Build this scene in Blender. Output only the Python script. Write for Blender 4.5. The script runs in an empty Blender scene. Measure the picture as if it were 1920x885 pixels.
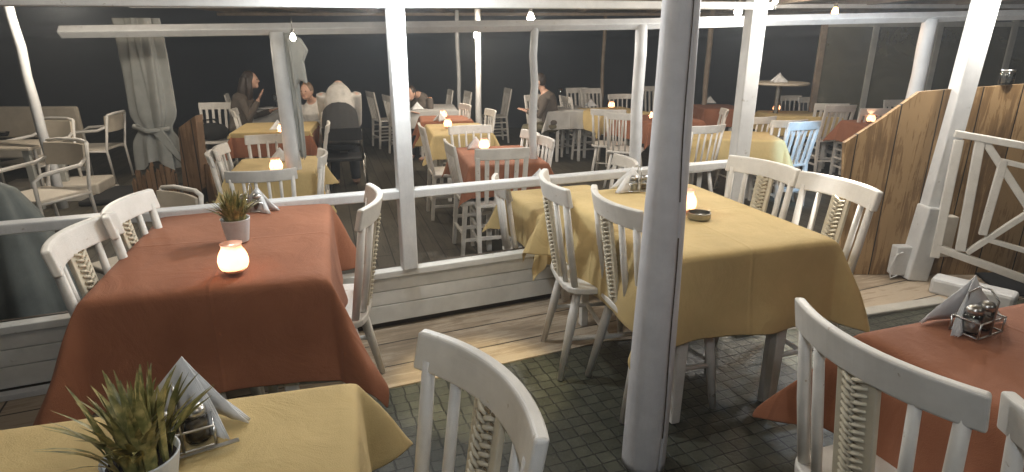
import bpy, bmesh, math, random
from mathutils import Vector, Matrix
random.seed(7)
PI = math.pi; R = math.radians
S = bpy.context.scene; COL = S.collection
# ---------------------------------------------------------------- camera maths (used only to measure positions)
H = 1.5; YH = 78.0; DN = 3450.0
FOC = math.sqrt((442.5-YH)*DN); TH = math.atan((442.5-YH)/FOC)
def ray(px, py):
    u = (px-960)/FOC; v = -(py-442.5)/FOC
    c, s = math.cos(TH), math.sin(TH)
    return Vector((u, c+v*s, -s+v*c))
def at(px, py, z=0.0):
    r = ray(px, py); return Vector((0,0,H)) + r*((z-H)/r.z)
def atY(px, py, Y):
    r = ray(px, py); return Vector((0,0,H)) + r*(Y/r.y)
FZ = -0.2                                   # the sea terrace lies one step lower
# ---------------------------------------------------------------- node materials
MATS = {}
def mat(name, build):
    m = bpy.data.materials.new(name); m.use_nodes = True
    nt = m.node_tree; nt.nodes.clear()
    out = nt.nodes.new('ShaderNodeOutputMaterial')
    p = nt.nodes.new('ShaderNodeBsdfPrincipled')
    nt.links.new(p.outputs[0], out.inputs[0])
    build(nt, p, out); MATS[name] = m; return m
def N(nt, t, **kw):
    n = nt.nodes.new(t)
    for k, v in kw.items():
        if k.startswith('i_'): n.inputs[k[2:].replace('_', ' ')].default_value = v
        else: setattr(n, k, v)
    return n
def L(nt, a, b): nt.links.new(a, b)
def coords(nt, scale=(1,1,1), rot=(0,0,0), kind='Object'):
    t = N(nt, 'ShaderNodeTexCoord'); m = N(nt, 'ShaderNodeMapping')
    m.inputs['Scale'].default_value = scale; m.inputs['Rotation'].default_value = rot
    L(nt, t.outputs[kind], m.inputs[0]); return m.outputs[0]
def ramp(nt, fac, stops):
    r = N(nt, 'ShaderNodeValToRGB')
    while len(r.color_ramp.elements) < len(stops): r.color_ramp.elements.new(.5)
    for e, (p, c) in zip(r.color_ramp.elements, stops):
        e.position = p; e.color = (*c, 1) if len(c) == 3 else c
    L(nt, fac, r.inputs[0]); return r.outputs[0]
def bump(nt, p, hgt, strength, dist=.002):
    b = N(nt, 'ShaderNodeBump'); b.inputs['Strength'].default_value = strength; b.inputs['Distance'].default_value = dist
    L(nt, hgt, b.inputs['Height']); L(nt, b.outputs[0], p.inputs['Normal'])
def noise(nt, vec, scale, detail=4, rough=.55, dist=0):
    n = N(nt, 'ShaderNodeTexNoise'); n.inputs['Scale'].default_value = scale; n.inputs['Detail'].default_value = detail
    n.inputs['Roughness'].default_value = rough; n.inputs['Distortion'].default_value = dist
    L(nt, vec, n.inputs['Vector']); return n
def paint(name, c0, c1, rough=.5, grain=(3,3,30), bs=.25, worn=None):
    def b(nt, p, out):
        v = coords(nt, (1,1,1)); oi = N(nt, 'ShaderNodeObjectInfo'); va = N(nt, 'ShaderNodeVectorMath', operation='ADD'); ms = N(nt, 'ShaderNodeMath', operation='MULTIPLY'); ms.inputs[1].default_value = 37.0
        L(nt, oi.outputs['Random'], ms.inputs[0]); L(nt, v, va.inputs[0]); L(nt, ms.outputs[0], va.inputs[1]); v = va.outputs[0]; n = noise(nt, v, 6, 6, .65)
        c = ramp(nt, n.outputs[0], [(.3, c0), (.7, c1)])
        if worn:
            n3 = noise(nt, v, 22, 6, .7); f = ramp(nt, n3.outputs[0], [(.655, (0,0,0)), (.70, (1,1,1))])
            mx = N(nt, 'ShaderNodeMixRGB'); L(nt, f, mx.inputs[0]); L(nt, c, mx.inputs[1]); mx.inputs[2].default_value = (*worn, 1); c = mx.outputs[0]
        L(nt, c, p.inputs['Base Color'])
        p.inputs['Roughness'].default_value = rough
        v2 = coords(nt, grain); n2 = noise(nt, v2, 9, 5, .7); bump(nt, p, n2.outputs[0], bs, .003)
    return mat(name, b)
def cloth(name, c0, c1):
    def b(nt, p, out):
        v = coords(nt); n = noise(nt, v, 3.5, 5, .6)
        L(nt, ramp(nt, n.outputs[0], [(.32, c0), (.68, c1)]), p.inputs['Base Color'])
        p.inputs['Roughness'].default_value = .85
        p.inputs['Sheen Weight'].default_value = .03; p.inputs['Sheen Roughness'].default_value = .5
        w = noise(nt, v, 420, 2, .5)
        n2 = noise(nt, v, 5, 5, .55, 1.2)
        sp_ = N(nt, 'ShaderNodeSeparateXYZ'); L(nt, v, sp_.inputs[0]); prev = n2.outputs[0]
        for ax, per in ((0, .37), (1, .29)):
            q = N(nt, 'ShaderNodeMath', operation='PINGPONG'); L(nt, sp_.outputs[ax], q.inputs[0]); q.inputs[1].default_value = per
            g = N(nt, 'ShaderNodeMapRange'); g.inputs[1].default_value = 0; g.inputs[2].default_value = .010; g.inputs[3].default_value = .22; g.inputs[4].default_value = 0; L(nt, q.outputs[0], g.inputs[0])
            s2 = N(nt, 'ShaderNodeMath', operation='ADD'); L(nt, prev, s2.inputs[0]); L(nt, g.outputs[0], s2.inputs[1]); prev = s2.outputs[0]
        a2 = N(nt, 'ShaderNodeMath', operation='MULTIPLY_ADD'); L(nt, prev, a2.inputs[0]); a2.inputs[1].default_value = 9; L(nt, w.outputs[0], a2.inputs[2])
        bump(nt, p, a2.outputs[0], .5, .0022)
    return mat(name, b)
def planks(name, c0, c1, c2, width, rot=0.0, rough=.55, length=1.8, gap=.012, axis='XY'):
    def b(nt, p, out):
        v = coords(nt, (1,1,1), (0,0,-rot) if axis == 'XY' else (R(90),0,R(90)), 'Object')
        br = N(nt, 'ShaderNodeTexBrick', offset=.37); br.inputs['Scale'].default_value = 1
        br.inputs['Brick Width'].default_value = length; br.inputs['Row Height'].default_value = width
        br.inputs['Mortar Size'].default_value = gap*.5; br.inputs['Mortar Smooth'].default_value = .3
        br.inputs['Color1'].default_value = (0,0,0,1); br.inputs['Color2'].default_value = (1,1,1,1); br.inputs['Mortar'].default_value = (.5,.5,.5,1)
        L(nt, v, br.inputs[0])
        m = N(nt, 'ShaderNodeMapping'); m.inputs['Scale'].default_value = (1.2, 14, 1.2); L(nt, v, m.inputs[0])
        n = noise(nt, m.outputs[0], 2.2, 7, .65, .9)
        n4 = noise(nt, v, 2.6, 5, .6, .4)
        a = N(nt, 'ShaderNodeMath', operation='MULTIPLY_ADD'); L(nt, br.outputs[0], a.inputs[0]); a.inputs[1].default_value = .22; L(nt, n.outputs[0], a.inputs[2])
        a3 = N(nt, 'ShaderNodeMath', operation='MULTIPLY_ADD'); L(nt, n4.outputs[0], a3.inputs[0]); a3.inputs[1].default_value = .8; L(nt, a.outputs[0], a3.inputs[2])
        c = ramp(nt, a3.outputs[0], [(.55, c0), (.95, c1), (1.35 if False else 1., c2)])
        mx = N(nt, 'ShaderNodeMixRGB'); L(nt, br.outputs['Fac'], mx.inputs[0]); L(nt, c, mx.inputs[1]); mx.inputs[2].default_value = (.012,.009,.007,1)
        L(nt, mx.outputs[0], p.inputs['Base Color']); p.inputs['Roughness'].default_value = rough
        s = N(nt, 'ShaderNodeMath', operation='SUBTRACT'); L(nt, n.outputs[0], s.inputs[0]); L(nt, br.outputs['Fac'], s.inputs[1])
        bump(nt, p, s.outputs[0], .5, .004)
    return mat(name, b)
def simple(name, c, rough=.5, metal=0, emit=None, es=0, trans=0, spec=None, alpha=None):
    def b(nt, p, out):
        v = coords(nt); n = noise(nt, v, 14, 4)
        L(nt, ramp(nt, n.outputs[0], [(.3, tuple(x*.82 for x in c)), (.7, tuple(min(1, x*1.12) for x in c))]), p.inputs['Base Color'])
        p.inputs['Roughness'].default_value = rough; p.inputs['Metallic'].default_value = metal
        if emit: p.inputs['Emission Color'].default_value = (*emit, 1); p.inputs['Emission Strength'].default_value = es
        if trans: p.inputs['Transmission Weight'].default_value = trans; p.inputs['IOR'].default_value = 1.3
        if alpha is not None: p.inputs['Alpha'].default_value = alpha
    return mat(name, b)

M_WHITE = paint('white_chair_paint', (.60,.575,.53), (.78,.755,.71), .45, (2,2,25), .22, (.40,.33,.25))
M_FARWHITE = paint('aged_white_chair_paint', (.56,.53,.485), (.76,.73,.68), .5, (3,3,20), .2, (.38,.32,.25))
M_POST = paint('white_post_paint', (.54,.545,.55), (.70,.705,.70), .5, (5,5,1.2), .5, worn=(.42,.40,.37))
M_LOG = paint('whitewashed_log', (.56,.565,.60), (.74,.745,.78), .55, (9,9,.8), .6)
M_BOARD = paint('white_board_paint', (.58,.58,.55), (.76,.755,.72), .5, (.8,14,14), .35, worn=(.36,.34,.30))
M_ORANGE = cloth('terracotta_cloth', (.27,.100,.048), (.345,.135,.068))
M_YELLOW = cloth('mustard_cloth', (.515,.385,.172), (.635,.48,.222))
M_WCLOTH = cloth('pale_grey_cloth', (.42,.41,.39), (.52,.51,.49))
M_NAPKIN = simple('white_napkin_paper', (.80,.80,.80), .9)
M_CANE = paint('woven_cane', (.54,.48,.36), (.68,.62,.49), .6, (30,30,30), .5)
M_CANEDARK = simple('cane_shadow_gap', (.24,.19,.12), .8)
def glassm(nt, p, out):
    t = N(nt, 'ShaderNodeBsdfTransparent'); t.inputs[0].default_value = (.93,.95,.95,1)
    g = N(nt, 'ShaderNodeBsdfGlossy'); g.inputs['Roughness'].default_value = .06
    f = N(nt, 'ShaderNodeFresnel'); f.inputs[0].default_value = 1.6
    a = N(nt, 'ShaderNodeMath', operation='ADD'); L(nt, f.outputs[0], a.inputs[0]); a.inputs[1].default_value = .06
    m = N(nt, 'ShaderNodeMixShader'); L(nt, a.outputs[0], m.inputs[0]); L(nt, t.outputs[0], m.inputs[1]); L(nt, g.outputs[0], m.inputs[2]); L(nt, m.outputs[0], out.inputs[0])
M_GLASS = mat('clear_glass', glassm)
M_METAL = simple('brushed_steel', (.55,.55,.54), .28, 1)
M_DARKMETAL = simple('tarnished_steel', (.30,.29,.26), .35, 1)
M_SALT = simple('salt', (.8,.79,.76), .9)
M_PEPPER = simple('ground_pepper', (.16,.125,.09), .9)
M_DARK = simple('black_fabric', (.018,.018,.019), .85)
M_DARKWOOD = simple('dark_wood', (.06,.04,.025), .6)
M_POT = simple('zinc_pot', (.58,.60,.62), .45, .0)
M_SOIL = simple('potting_soil', (.03,.02,.014), .95)
def leafm(nt, p, o):
    v = coords(nt, (1,1,1)); n = noise(nt, v, 45, 3)
    L(nt, ramp(nt, n.outputs[0], [(.28, (.085,.09,.024)), (.46, (.20,.185,.058)), (.66, (.42,.34,.13))]), p.inputs['Base Color']); p.inputs['Roughness'].default_value = .45
M_LEAF = mat('grass_blade', leafm)
M_CANVAS = paint('grey_canvas', (.33,.335,.31), (.44,.44,.41), .85, (2,2,2), .4)
M_TARP = paint('dark_green_tarpaulin', (.085,.098,.092), (.135,.15,.14), .7, (2,2,2), .4)
M_CREAM = paint('cream_pad', (.60,.54,.45), (.70,.64,.55), .7, (4,4,4), .2)
M_RATTAN = paint('pale_rattan', (.48,.42,.33), (.60,.53,.43), .6, (40,40,40), .6)
M_PLY = planks('stained_partition_boards', (.075,.042,.018), (.25,.15,.066), (.36,.235,.115), .24, 0, .55, 3.2, .009, axis='V')
M_RUSTIC = planks('rough_brown_timber', (.06,.033,.017), (.16,.09,.045), (.22,.13,.07), .11, 0, .7, 2, .01, axis='V')
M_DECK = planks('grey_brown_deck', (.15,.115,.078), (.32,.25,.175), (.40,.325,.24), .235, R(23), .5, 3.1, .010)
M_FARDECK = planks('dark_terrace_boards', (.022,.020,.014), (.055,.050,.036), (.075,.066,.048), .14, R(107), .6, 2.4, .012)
M_ROOF = planks('reed_roof', (.22,.18,.13), (.42,.35,.27), (.50,.43,.34), .035, R(23), .85, 2.2, .008)
M_RAFTER = paint('brown_rafter', (.17,.13,.10), (.30,.24,.18), .7, (3,3,20), .4)
M_STONE = None
def stonem(nt, p, out):
    t = N(nt, 'ShaderNodeTexCoord')
    nz = noise(nt, t.outputs['Object'], 9, 3); sub = N(nt, 'ShaderNodeVectorMath', operation='MULTIPLY_ADD')
    L(nt, nz.outputs['Color'], sub.inputs[0]); sub.inputs[1].default_value = (.011,.011,0); L(nt, t.outputs['Object'], sub.inputs[2])
    mp = N(nt, 'ShaderNodeMapping'); mp.inputs['Rotation'].default_value = (0,0,-R(21)); L(nt, sub.outputs[0], mp.inputs[0])
    br = N(nt, 'ShaderNodeTexBrick', offset=.06); br.inputs['Scale'].default_value = 1
    br.inputs['Brick Width'].default_value = .066; br.inputs['Row Height'].default_value = .060
    br.inputs['Mortar Size'].default_value = .0040; br.inputs['Mortar Smooth'].default_value = .4; br.inputs['Bias'].default_value = -.1
    br.inputs['Color1'].default_value = (.044,.047,.034,1); br.inputs['Color2'].default_value = (.074,.077,.058,1); br.inputs['Mortar'].default_value = (.007,.007,.005,1)
    L(nt, mp.outputs[0], br.inputs[0])
    n2 = noise(nt, t.outputs['Object'], 2.3, 6, .7)
    mul = N(nt, 'ShaderNodeMixRGB', blend_type='MULTIPLY'); mul.inputs[0].default_value = .85
    L(nt, br.outputs[0], mul.inputs[1]); L(nt, ramp(nt, n2.outputs[0], [(.35, (.45,.45,.42)), (.65, (1.25,1.25,1.2))]), mul.inputs[2])
    L(nt, mul.outputs[0], p.inputs['Base Color'])
    n3 = noise(nt, t.outputs['Object'], 60, 4)
    L(nt, ramp(nt, n3.outputs[0], [(.3, (.28,.28,.28)), (.7, (.6,.6,.6))]), p.inputs['Roughness'])
    s = N(nt, 'ShaderNodeMath', operation='MULTIPLY_ADD'); L(nt, br.outputs['Fac'], s.inputs[0]); s.inputs[1].default_value = -1.2; L(nt, n3.outputs[0], s.inputs[2])
    bump(nt, p, s.outputs[0], .45, .004)
M_STONE = mat('pebble_square_paving', stonem)
def seam(nt, p, o):
    v = coords(nt); n = noise(nt, v, 1.3, 6); p.inputs['Base Color'].default_value = (.006,.009,.012,1); p.inputs['Roughness'].default_value = .12
    bump(nt, p, n.outputs[0], .15, .05)
M_SEA = mat('night_sea', seam)
M_KERB = paint('pale_kerb_stone', (.34,.32,.28), (.46,.44,.39), .8, (6,6,6), .5)
M_SKIN = simple('skin', (.55,.33,.24), .55)
M_HAIRD = simple('dark_brown_hair', (.028,.017,.012), .5)
M_HAIRL = simple('light_brown_hair', (.16,.10,.06), .5)
M_JUMPER = simple('dark_brown_jumper', (.10,.082,.068), .9)
M_SHIRT = simple('white_shirt', (.70,.68,.64), .85)
M_GREYTOP = simple('pale_grey_top', (.42,.40,.37), .85)
M_JEANS = simple('dark_trousers', (.03,.032,.038), .85)
M_OLIVE = simple('olive_trousers', (.13,.115,.07), .85)
def flamem(nt, p, out):
    p.inputs['Base Color'].default_value = (1,.6,.3,1); p.inputs['Emission Color'].default_value = (1,.55,.20,1); p.inputs['Emission Strength'].default_value = 45
M_FLAME = mat('candle_flame', flamem)
def frost(nt, p, out):
    d = N(nt, 'ShaderNodeBsdfTranslucent'); d.inputs[0].default_value = (1.0,.70,.55,1)
    g = N(nt, 'ShaderNodeBsdfGlossy'); g.inputs['Roughness'].default_value = .15; g.inputs[0].default_value = (.9,.8,.75,1)
    m = N(nt, 'ShaderNodeMixShader'); m.inputs[0].default_value = .07
    L(nt, d.outputs[0], m.inputs[1]); L(nt, g.outputs[0], m.inputs[2]); L(nt, m.outputs[0], out.inputs[0])
M_FROST = mat('frosted_candle_glass', frost)
M_WAX = simple('candle_wax', (.8,.66,.5), .5)
def emis(name, c, s):
    def b(nt, p, o):
        p.inputs['Base Color'].default_value = (.9,.9,.9,1); p.inputs['Emission Color'].default_value = (*c, 1); p.inputs['Emission Strength'].default_value = s
    return mat(name, b)
M_BULB = emis('white_bulb', (1,.95,.82), 60)
M_BULBW = emis('amber_bulb', (1,.50,.18), 14)
def panem(nt, p, out):
    t = N(nt, 'ShaderNodeBsdfTransparent'); t.inputs[0].default_value = (.72,.72,.70,1)
    v = coords(nt); n = noise(nt, v, 1.6, 5, .7, 1.2)
    L(nt, ramp(nt, n.outputs[0], [(.3, (.15,.145,.11)), (.7, (.28,.27,.205))]), p.inputs['Base Color']); p.inputs['Roughness'].default_value = .12
    m = N(nt, 'ShaderNodeMixShader'); m.inputs[0].default_value = .55
    L(nt, t.outputs[0], m.inputs[1]); L(nt, p.outputs[0], m.inputs[2]); L(nt, m.outputs[0], out.inputs[0])
M_PANE = mat('clouded_plastic_pane', panem)

# ---------------------------------------------------------------- mesh helpers
class MB:
    def __init__(s): s.bm = bmesh.new()
    def _add(s, verts, faces):
        vs = [s.bm.verts.new(v) for v in verts]
        for f in faces:
            try: s.bm.faces.new([vs[i] for i in f])
            except ValueError: pass
        return vs
    def box(s, c, d, rot=None):
        x, y, z = d[0]/2, d[1]/2, d[2]/2
        P = [Vector(p) for p in ((-x,-y,-z),(x,-y,-z),(x,y,-z),(-x,y,-z),(-x,-y,z),(x,-y,z),(x,y,z),(-x,y,z))]
        if rot is not None: P = [rot @ p for p in P]
        c = Vector(c)
        s._add([p+c for p in P], [(3,2,1,0),(4,5,6,7),(0,1,5,4),(1,2,6,5),(2,3,7,6),(3,0,4,7)]); return s
    def bar(s, a, b, w, h, up=(0,0,1), w2=None, h2=None):
        a, b = Vector(a), Vector(b); d = (b-a).normalized(); up = Vector(up)
        sd = d.cross(up)
        if sd.length < 1e-4: sd = d.cross(Vector((0,1,0)))
        sd.normalize(); u = sd.cross(d)
        w2 = w if w2 is None else w2; h2 = h if h2 is None else h2
        V = []
        for p, W, HH in ((a, w, h), (b, w2, h2)):
            for sx, sz in ((-1,-1),(1,-1),(1,1),(-1,1)): V.append(p + sd*(sx*W/2) + u*(sz*HH/2))
        s._add(V, [(3,2,1,0),(4,5,6,7),(0,1,5,4),(1,2,6,5),(2,3,7,6),(3,0,4,7)]); return s
    def tube(s, pts, rad, n=8, caps=True, squash=None):
        pts = [Vector(p) for p in pts]; m = len(pts)
        if not hasattr(rad, '__len__'): rad = [rad]*m
        rings = []; ref = None
        for i, p in enumerate(pts):
            d = (pts[min(i+1, m-1)]-pts[max(i-1, 0)]).normalized()
            if ref is None:
                ref = Vector((0,0,1)) if abs(d.z) < .9 else Vector((1,0,0))
            a = (ref - d*ref.dot(d)).normalized(); b = d.cross(a); ref = a
            rings.append([p + a*(rad[i]*math.cos(2*PI*k/n)) + b*(rad[i]*(squash or 1)*math.sin(2*PI*k/n)) for k in range(n)])
        V = [v for r in rings for v in r]; F = []
        for i in range(m-1):
            for k in range(n): F.append((i*n+k, i*n+(k+1)%n, (i+1)*n+(k+1)%n, (i+1)*n+k))
        if caps: F.append(tuple(range(n-1, -1, -1))); F.append(tuple(range((m-1)*n, m*n)))
        s._add(V, F); return s
    def lathe(s, prof, c=(0,0,0), n=20, fn=None):
        c = Vector(c); V = []; F = []; m = len(prof)
        for i, (r, z) in enumerate(prof):
            for k in range(n):
                a = 2*PI*k/n; rr = r*(fn(a, i/(m-1)) if fn else 1)
                V.append(c+Vector((rr*math.cos(a), rr*math.sin(a), z)))
        for i in range(m-1):
            for k in range(n): F.append((i*n+k, i*n+(k+1)%n, (i+1)*n+(k+1)%n, (i+1)*n+k))
        if prof[0][0] > 1e-4: F.append(tuple(range(n-1, -1, -1)))
        if prof[-1][0] > 1e-4: F.append(tuple(range((m-1)*n, m*n)))
        s._add(V, F); return s
    def prism(s, poly, z0, z1):
        n = len(poly)
        V = [Vector((x, y, z0)) for x, y in poly] + [Vector((x, y, z1)) for x, y in poly]
        s._add(V, [tuple(range(n-1, -1, -1)), tuple(range(n, 2*n))] + [(i, (i+1)%n, n+(i+1)%n, n+i) for i in range(n)]); return s
    def slab(s, P, nrm, t):
        n = len(P); nrm = Vector(nrm).normalized()*t; P = [Vector(p) for p in P]
        s._add(P+[p+nrm for p in P], [tuple(range(n-1, -1, -1)), tuple(range(n, 2*n))] + [(i, (i+1)%n, n+(i+1)%n, n+i) for i in range(n)]); return s
    def ball(s, c, r, seg=12, rings=8):
        c = Vector(c); r = Vector(r) if hasattr(r, '__len__') else Vector((r,r,r)); V = []; F = []
        V.append(c+Vector((0,0,-r.z)))
        for i in range(1, rings):
            a = -PI/2+PI*i/rings
            for k in range(seg):
                t = 2*PI*k/seg; V.append(c+Vector((r.x*math.cos(a)*math.cos(t), r.y*math.cos(a)*math.sin(t), r.z*math.sin(a))))
        V.append(c+Vector((0,0,r.z)))
        for k in range(seg): F.append((0, 1+(k+1)%seg, 1+k))
        for i in range(rings-2):
            for k in range(seg): a = 1+i*seg; F.append((a+k, a+(k+1)%seg, a+seg+(k+1)%seg, a+seg+k))
        a = 1+(rings-2)*seg
        for k in range(seg): F.append((a+k, a+(k+1)%seg, len(V)-1))
        s._add(V, F); return s
    def build(s, name, m, parent=None, smooth=False, bevel=0, seg=2, solid=0, sub=0):
        bmesh.ops.recalc_face_normals(s.bm, faces=s.bm.faces[:])
        me = bpy.data.meshes.new(name); s.bm.to_mesh(me); s.bm.free()
        o = bpy.data.objects.new(name, me); COL.objects.link(o); me.materials.append(m)
        if smooth:
            for p in me.polygons: p.use_smooth = True
        if solid:
            md = o.modifiers.new('Solid', 'SOLIDIFY'); md.thickness = solid; md.offset = -1
        if bevel:
            md = o.modifiers.new('Bevel', 'BEVEL'); md.width = bevel; md.segments = seg; md.limit_method = 'ANGLE'; md.angle_limit = R(35)
        if sub:
            md = o.modifiers.new('Sub', 'SUBSURF'); md.levels = sub; md.render_levels = sub
        if parent: o.parent = parent
        return o
def tag(o, label=None, cat=None, group=None, kind=None):
    if label: o['label'] = label
    if cat: o['category'] = cat
    if group: o['group'] = group
    if kind: o['kind'] = kind
    return o
def empty(name, loc=(0,0,0), rz=0.0):
    o = bpy.data.objects.new(name, None); o.empty_display_size = .1; COL.objects.link(o); o.location = loc; o.rotation_euler = (0,0,rz); return o
def copy_tree(o, parent=None):
    c = o.copy(); COL.objects.link(c)
    if parent: c.parent = parent
    for ch in list(o.children): copy_tree(ch, c)
    return c
used = {}
def instance(kind, maker, loc, rz, label, cat, group=None):
    """first call builds the prototype in place, later calls copy thing and parts"""
    if kind not in used:
        used[kind] = maker(); o = used[kind]
    else: o = copy_tree(used[kind])
    o.location = loc; o.rotation_euler = (0,0,rz)
    for k in ('group',):
        if k in o: del o[k]
    return tag(o, label, cat, group)

# ---------------------------------------------------------------- the setting
def ground(name, poly, z, m):
    b = MB(); b._add([Vector((x, y, z)) for x, y in poly], [tuple(range(len(poly)))]); return tag(b.build(name, m), kind='structure')
W0 = Vector((-.555, 3.02)); WA = R(23); WD = Vector((math.cos(WA), math.sin(WA))); WN = Vector((-WD.y, WD.x))
def wallpt(s, off=0.0): p = W0 + WD*s + WN*off; return (p.x, p.y)
def onwall(px, py, off=0.0):
    r = ray(px, py); n = Vector((WN.x, WN.y, 0)); t = (n.dot(Vector((*W0, 0)))+off)/n.dot(Vector((r.x, r.y, 0)))
    p = Vector((0,0,H)) + r*t; return p
ground('sea', [(-900,-5),(900,-5),(900,1500),(-900,1500)], -3.2, M_SEA)
ground('stone_paving', [(-6,-5),(8,-5),(8,3.6),(2.6,3.32),(1.2,2.90),(.5,2.82),(-.62,2.34),(-6,.06)], 0.0, M_STONE)
b = MB(); b.prism([(-.62,2.34),(.5,2.82),(1.2,2.905),(2.6,3.325),(8,3.6),(8,6.6),wallpt(8.,.02),wallpt(-6,.02),(-6,.06)], -.16, .006); tag(b.build('wooden_deck', M_DECK), kind='structure')
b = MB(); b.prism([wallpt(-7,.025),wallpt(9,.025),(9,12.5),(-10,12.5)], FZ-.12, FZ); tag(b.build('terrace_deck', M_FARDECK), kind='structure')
b = MB(); b.bar((1.18,2.90,-.004),(2.62,3.325,-.004),.085,.05); tag(b.build('stone_kerb', M_KERB, bevel=.008), kind='structure')

# low boarded wall under the handrail
lw = tag(empty('low_wall', (*W0, 0), WA), 'low white boarded wall below the handrail, between the dining deck and the sea terrace', 'wall')
s0, s1 = -4.2, 2.1
for i, (z0, z1) in enumerate(((.045,.145),(.149,.225),(.229,.300))):
    b = MB(); b.box(((s0+s1)/2, 0, (z0+z1)/2), (s1-s0, .022, z1-z0)); b.build('board', M_BOARD, lw, bevel=.003)
b = MB(); b.box(((s0+s1)/2, .012, .322), (s1-s0, .075, .036)); b.build('cap', M_BOARD, lw, bevel=.004)
b = MB(); b.box(((s0+s1)/2, .05, .16), (s1-s0, .03, .36)); b.build('backing', M_DARKWOOD, lw)
b = MB(); b.box((-2.75, -.035, .022), (2.7, .045, .03)); b.build('skirting', M_POST, lw, bevel=.004)
# handrail
a, c = onwall(-60, 415), onwall(760, 366); d = onwall(1372, 310)
hr = tag(empty('handrail', (*W0, .76)), 'long white wooden handrail running above the low boarded wall', 'handrail')
def railbar(p, q, n):
    b = MB(); o = Vector((*W0, .76)); b.bar(Vector(p)-o, Vector(q)-o, .075, .045); return b.build('rail', M_POST, hr, bevel=.006)
pp = Vector(wallpt(-4.3) + (.79,)); qq = Vector(wallpt(.0) + (.752,)); rr = Vector(wallpt(2.16) + (.742,))
railbar(pp, qq, 0); railbar(qq, rr, 1)
# front roof beam
b = MB(); A = Vector(wallpt(-4.8, -.02) + (1.60,)); B = Vector(wallpt(2.3, -.02) + (1.705,)); b.bar(A, B, .07, .042)
tag(b.build('roof_beam', M_POST, bevel=.005), 'nearest long white roof beam across the top above the handrail', 'beam', 'roof beams')
# far roof beam
def line_at(px, py, ang, off):
    d = Vector((math.cos(R(ang)), math.sin(R(ang)))); n = Vector((-d.y, d.x)); r = ray(px, py)
    t = (n.dot(W0)+off)/n.dot(Vector((r.x, r.y))); return Vector((0,0,H))+r*t
BA, BO = 9, 1.9
pts = [line_at(x, y, BA, BO) for x, y in ((112,60),(545,54),(1003,48),(1200,45),(1500,37),(1745,32),(1990,26))]
b = MB(); b.tube(pts, [.046]*len(pts), 4); 
beam2 = b.build('roof_beam', M_POST, bevel=.006); tag(beam2, 'second roof beam, sagging, farther back above the sea terrace tables', 'beam', 'roof beams')

def log_post(name, p, q, r, label, m=M_POST, n=10, wob=.008, group=None, seedv=0):
    rnd = random.Random(seedv); p, q = Vector(p), Vector(q); P = []; RR = []
    for i in range(9):
        t = i/8; P.append(p.lerp(q, t)+Vector((rnd.uniform(-wob,wob), rnd.uniform(-wob,wob), 0))*(0 if i in (0,8) else 1)); RR.append(r*(1.06-.12*t)*rnd.uniform(.96,1.04))
    b = MB(); b.tube([x-p for x in P], RR, n); o = b.build(name, m, smooth=True); o.location = p; return tag(o, label, 'post', group)
# square posts on the low wall
def square_post(p, h, w, rz, label):
    b = MB(); b.box((0,0,h/2), (w, w, h)); o = b.build('wooden_post', M_POST, bevel=.007); o.location = p; o.rotation_euler = (0,0,rz); return tag(o, label, 'post')
p = wallpt(.0, -.005); square_post((p[0], p[1], .341), 1.40, .080, WA, 'square white post standing on the low wall, lit white at its top')
p = onwall(1386, 240); square_post((p.x+.02, p.y, 0), 1.98, .098, R(8), 'thick square white post at the end of the handrail behind the cane chairs')
rp = tag(empty('wooden_post', (2.665,3.71,0)), 'tall white post with a thicker sleeve at its foot beside the gate', 'post')
q = atY(1852, 0, 3.75)
b = MB(); b.bar((0,0,0), (q.x-2.665, q.y-3.71, 1.95), .105, .105, up=(0,1,0)); b.build('shaft', M_POST, rp, bevel=.007)
b = MB(); b.bar((-.01,-.012,.008), (.03,-.012,.50), .135, .135, up=(0,1,0)); b.build('sleeve', M_POST, rp, bevel=.01)
# big whitewashed log pillar in the foreground with its drying crack
pl = tag(empty('log_pillar', (.493,1.875,0)), 'thick round whitewashed log pillar in front of the yellow table', 'pillar')
n = 72; V = []; F = []; rnd = random.Random(3)
def crack_a(z): return -PI/2 + .50 + .10*math.sin(z*3.1) + .05*math.sin(z*9)
rows = [i*.03 for i in range(0, 71)]
for z in rows:
    r = .078-.0125*z + .0035*math.sin(z*2.3+1)
    cx = .004*math.sin(z*1.7); ca = crack_a(z)
    for k in range(n):
        a = ca + 2*PI*k/n
        depth = .016 if k == 0 else 0
        if .93 < z < 1.0 and k == 0: depth = .002
        rr = r*(1+.018*math.sin(2*a+z)+.008*math.sin(5*a+2*z)) - depth
        aa = a
        if k == 1: aa = ca + .055
        if k == n-1: aa = ca - .055
        if k == 0: aa = ca
        V.append(Vector((cx+rr*math.cos(aa), rr*math.sin(aa), z)))
m_ = len(rows)
for i in range(m_-1):
    for k in range(n): F.append((i*n+k, i*n+(k+1)%n, (i+1)*n+(k+1)%n, (i+1)*n+k))
F.append(tuple(range(n-1,-1,-1))); F.append(tuple(range((m_-1)*n, m_*n)))
b = MB(); b._add(V, F); b.build('trunk', M_LOG, pl, smooth=True)
b = MB(); P = []
for i in range(5, 66):
    z = i*.03; r = .078-.0125*z + .0035*math.sin(z*2.3+1)
    if .93 < z < 1.0: continue
    a = crack_a(z); P.append(Vector((.004*math.sin(z*1.7)+(r-.0035)*math.cos(a), (r-.0035)*math.sin(a), z)))
b.tube(P[:26], .0042, 5); b.tube(P[27:], .0036, 5); b.build('crack', M_DARKWOOD, pl)

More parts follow.
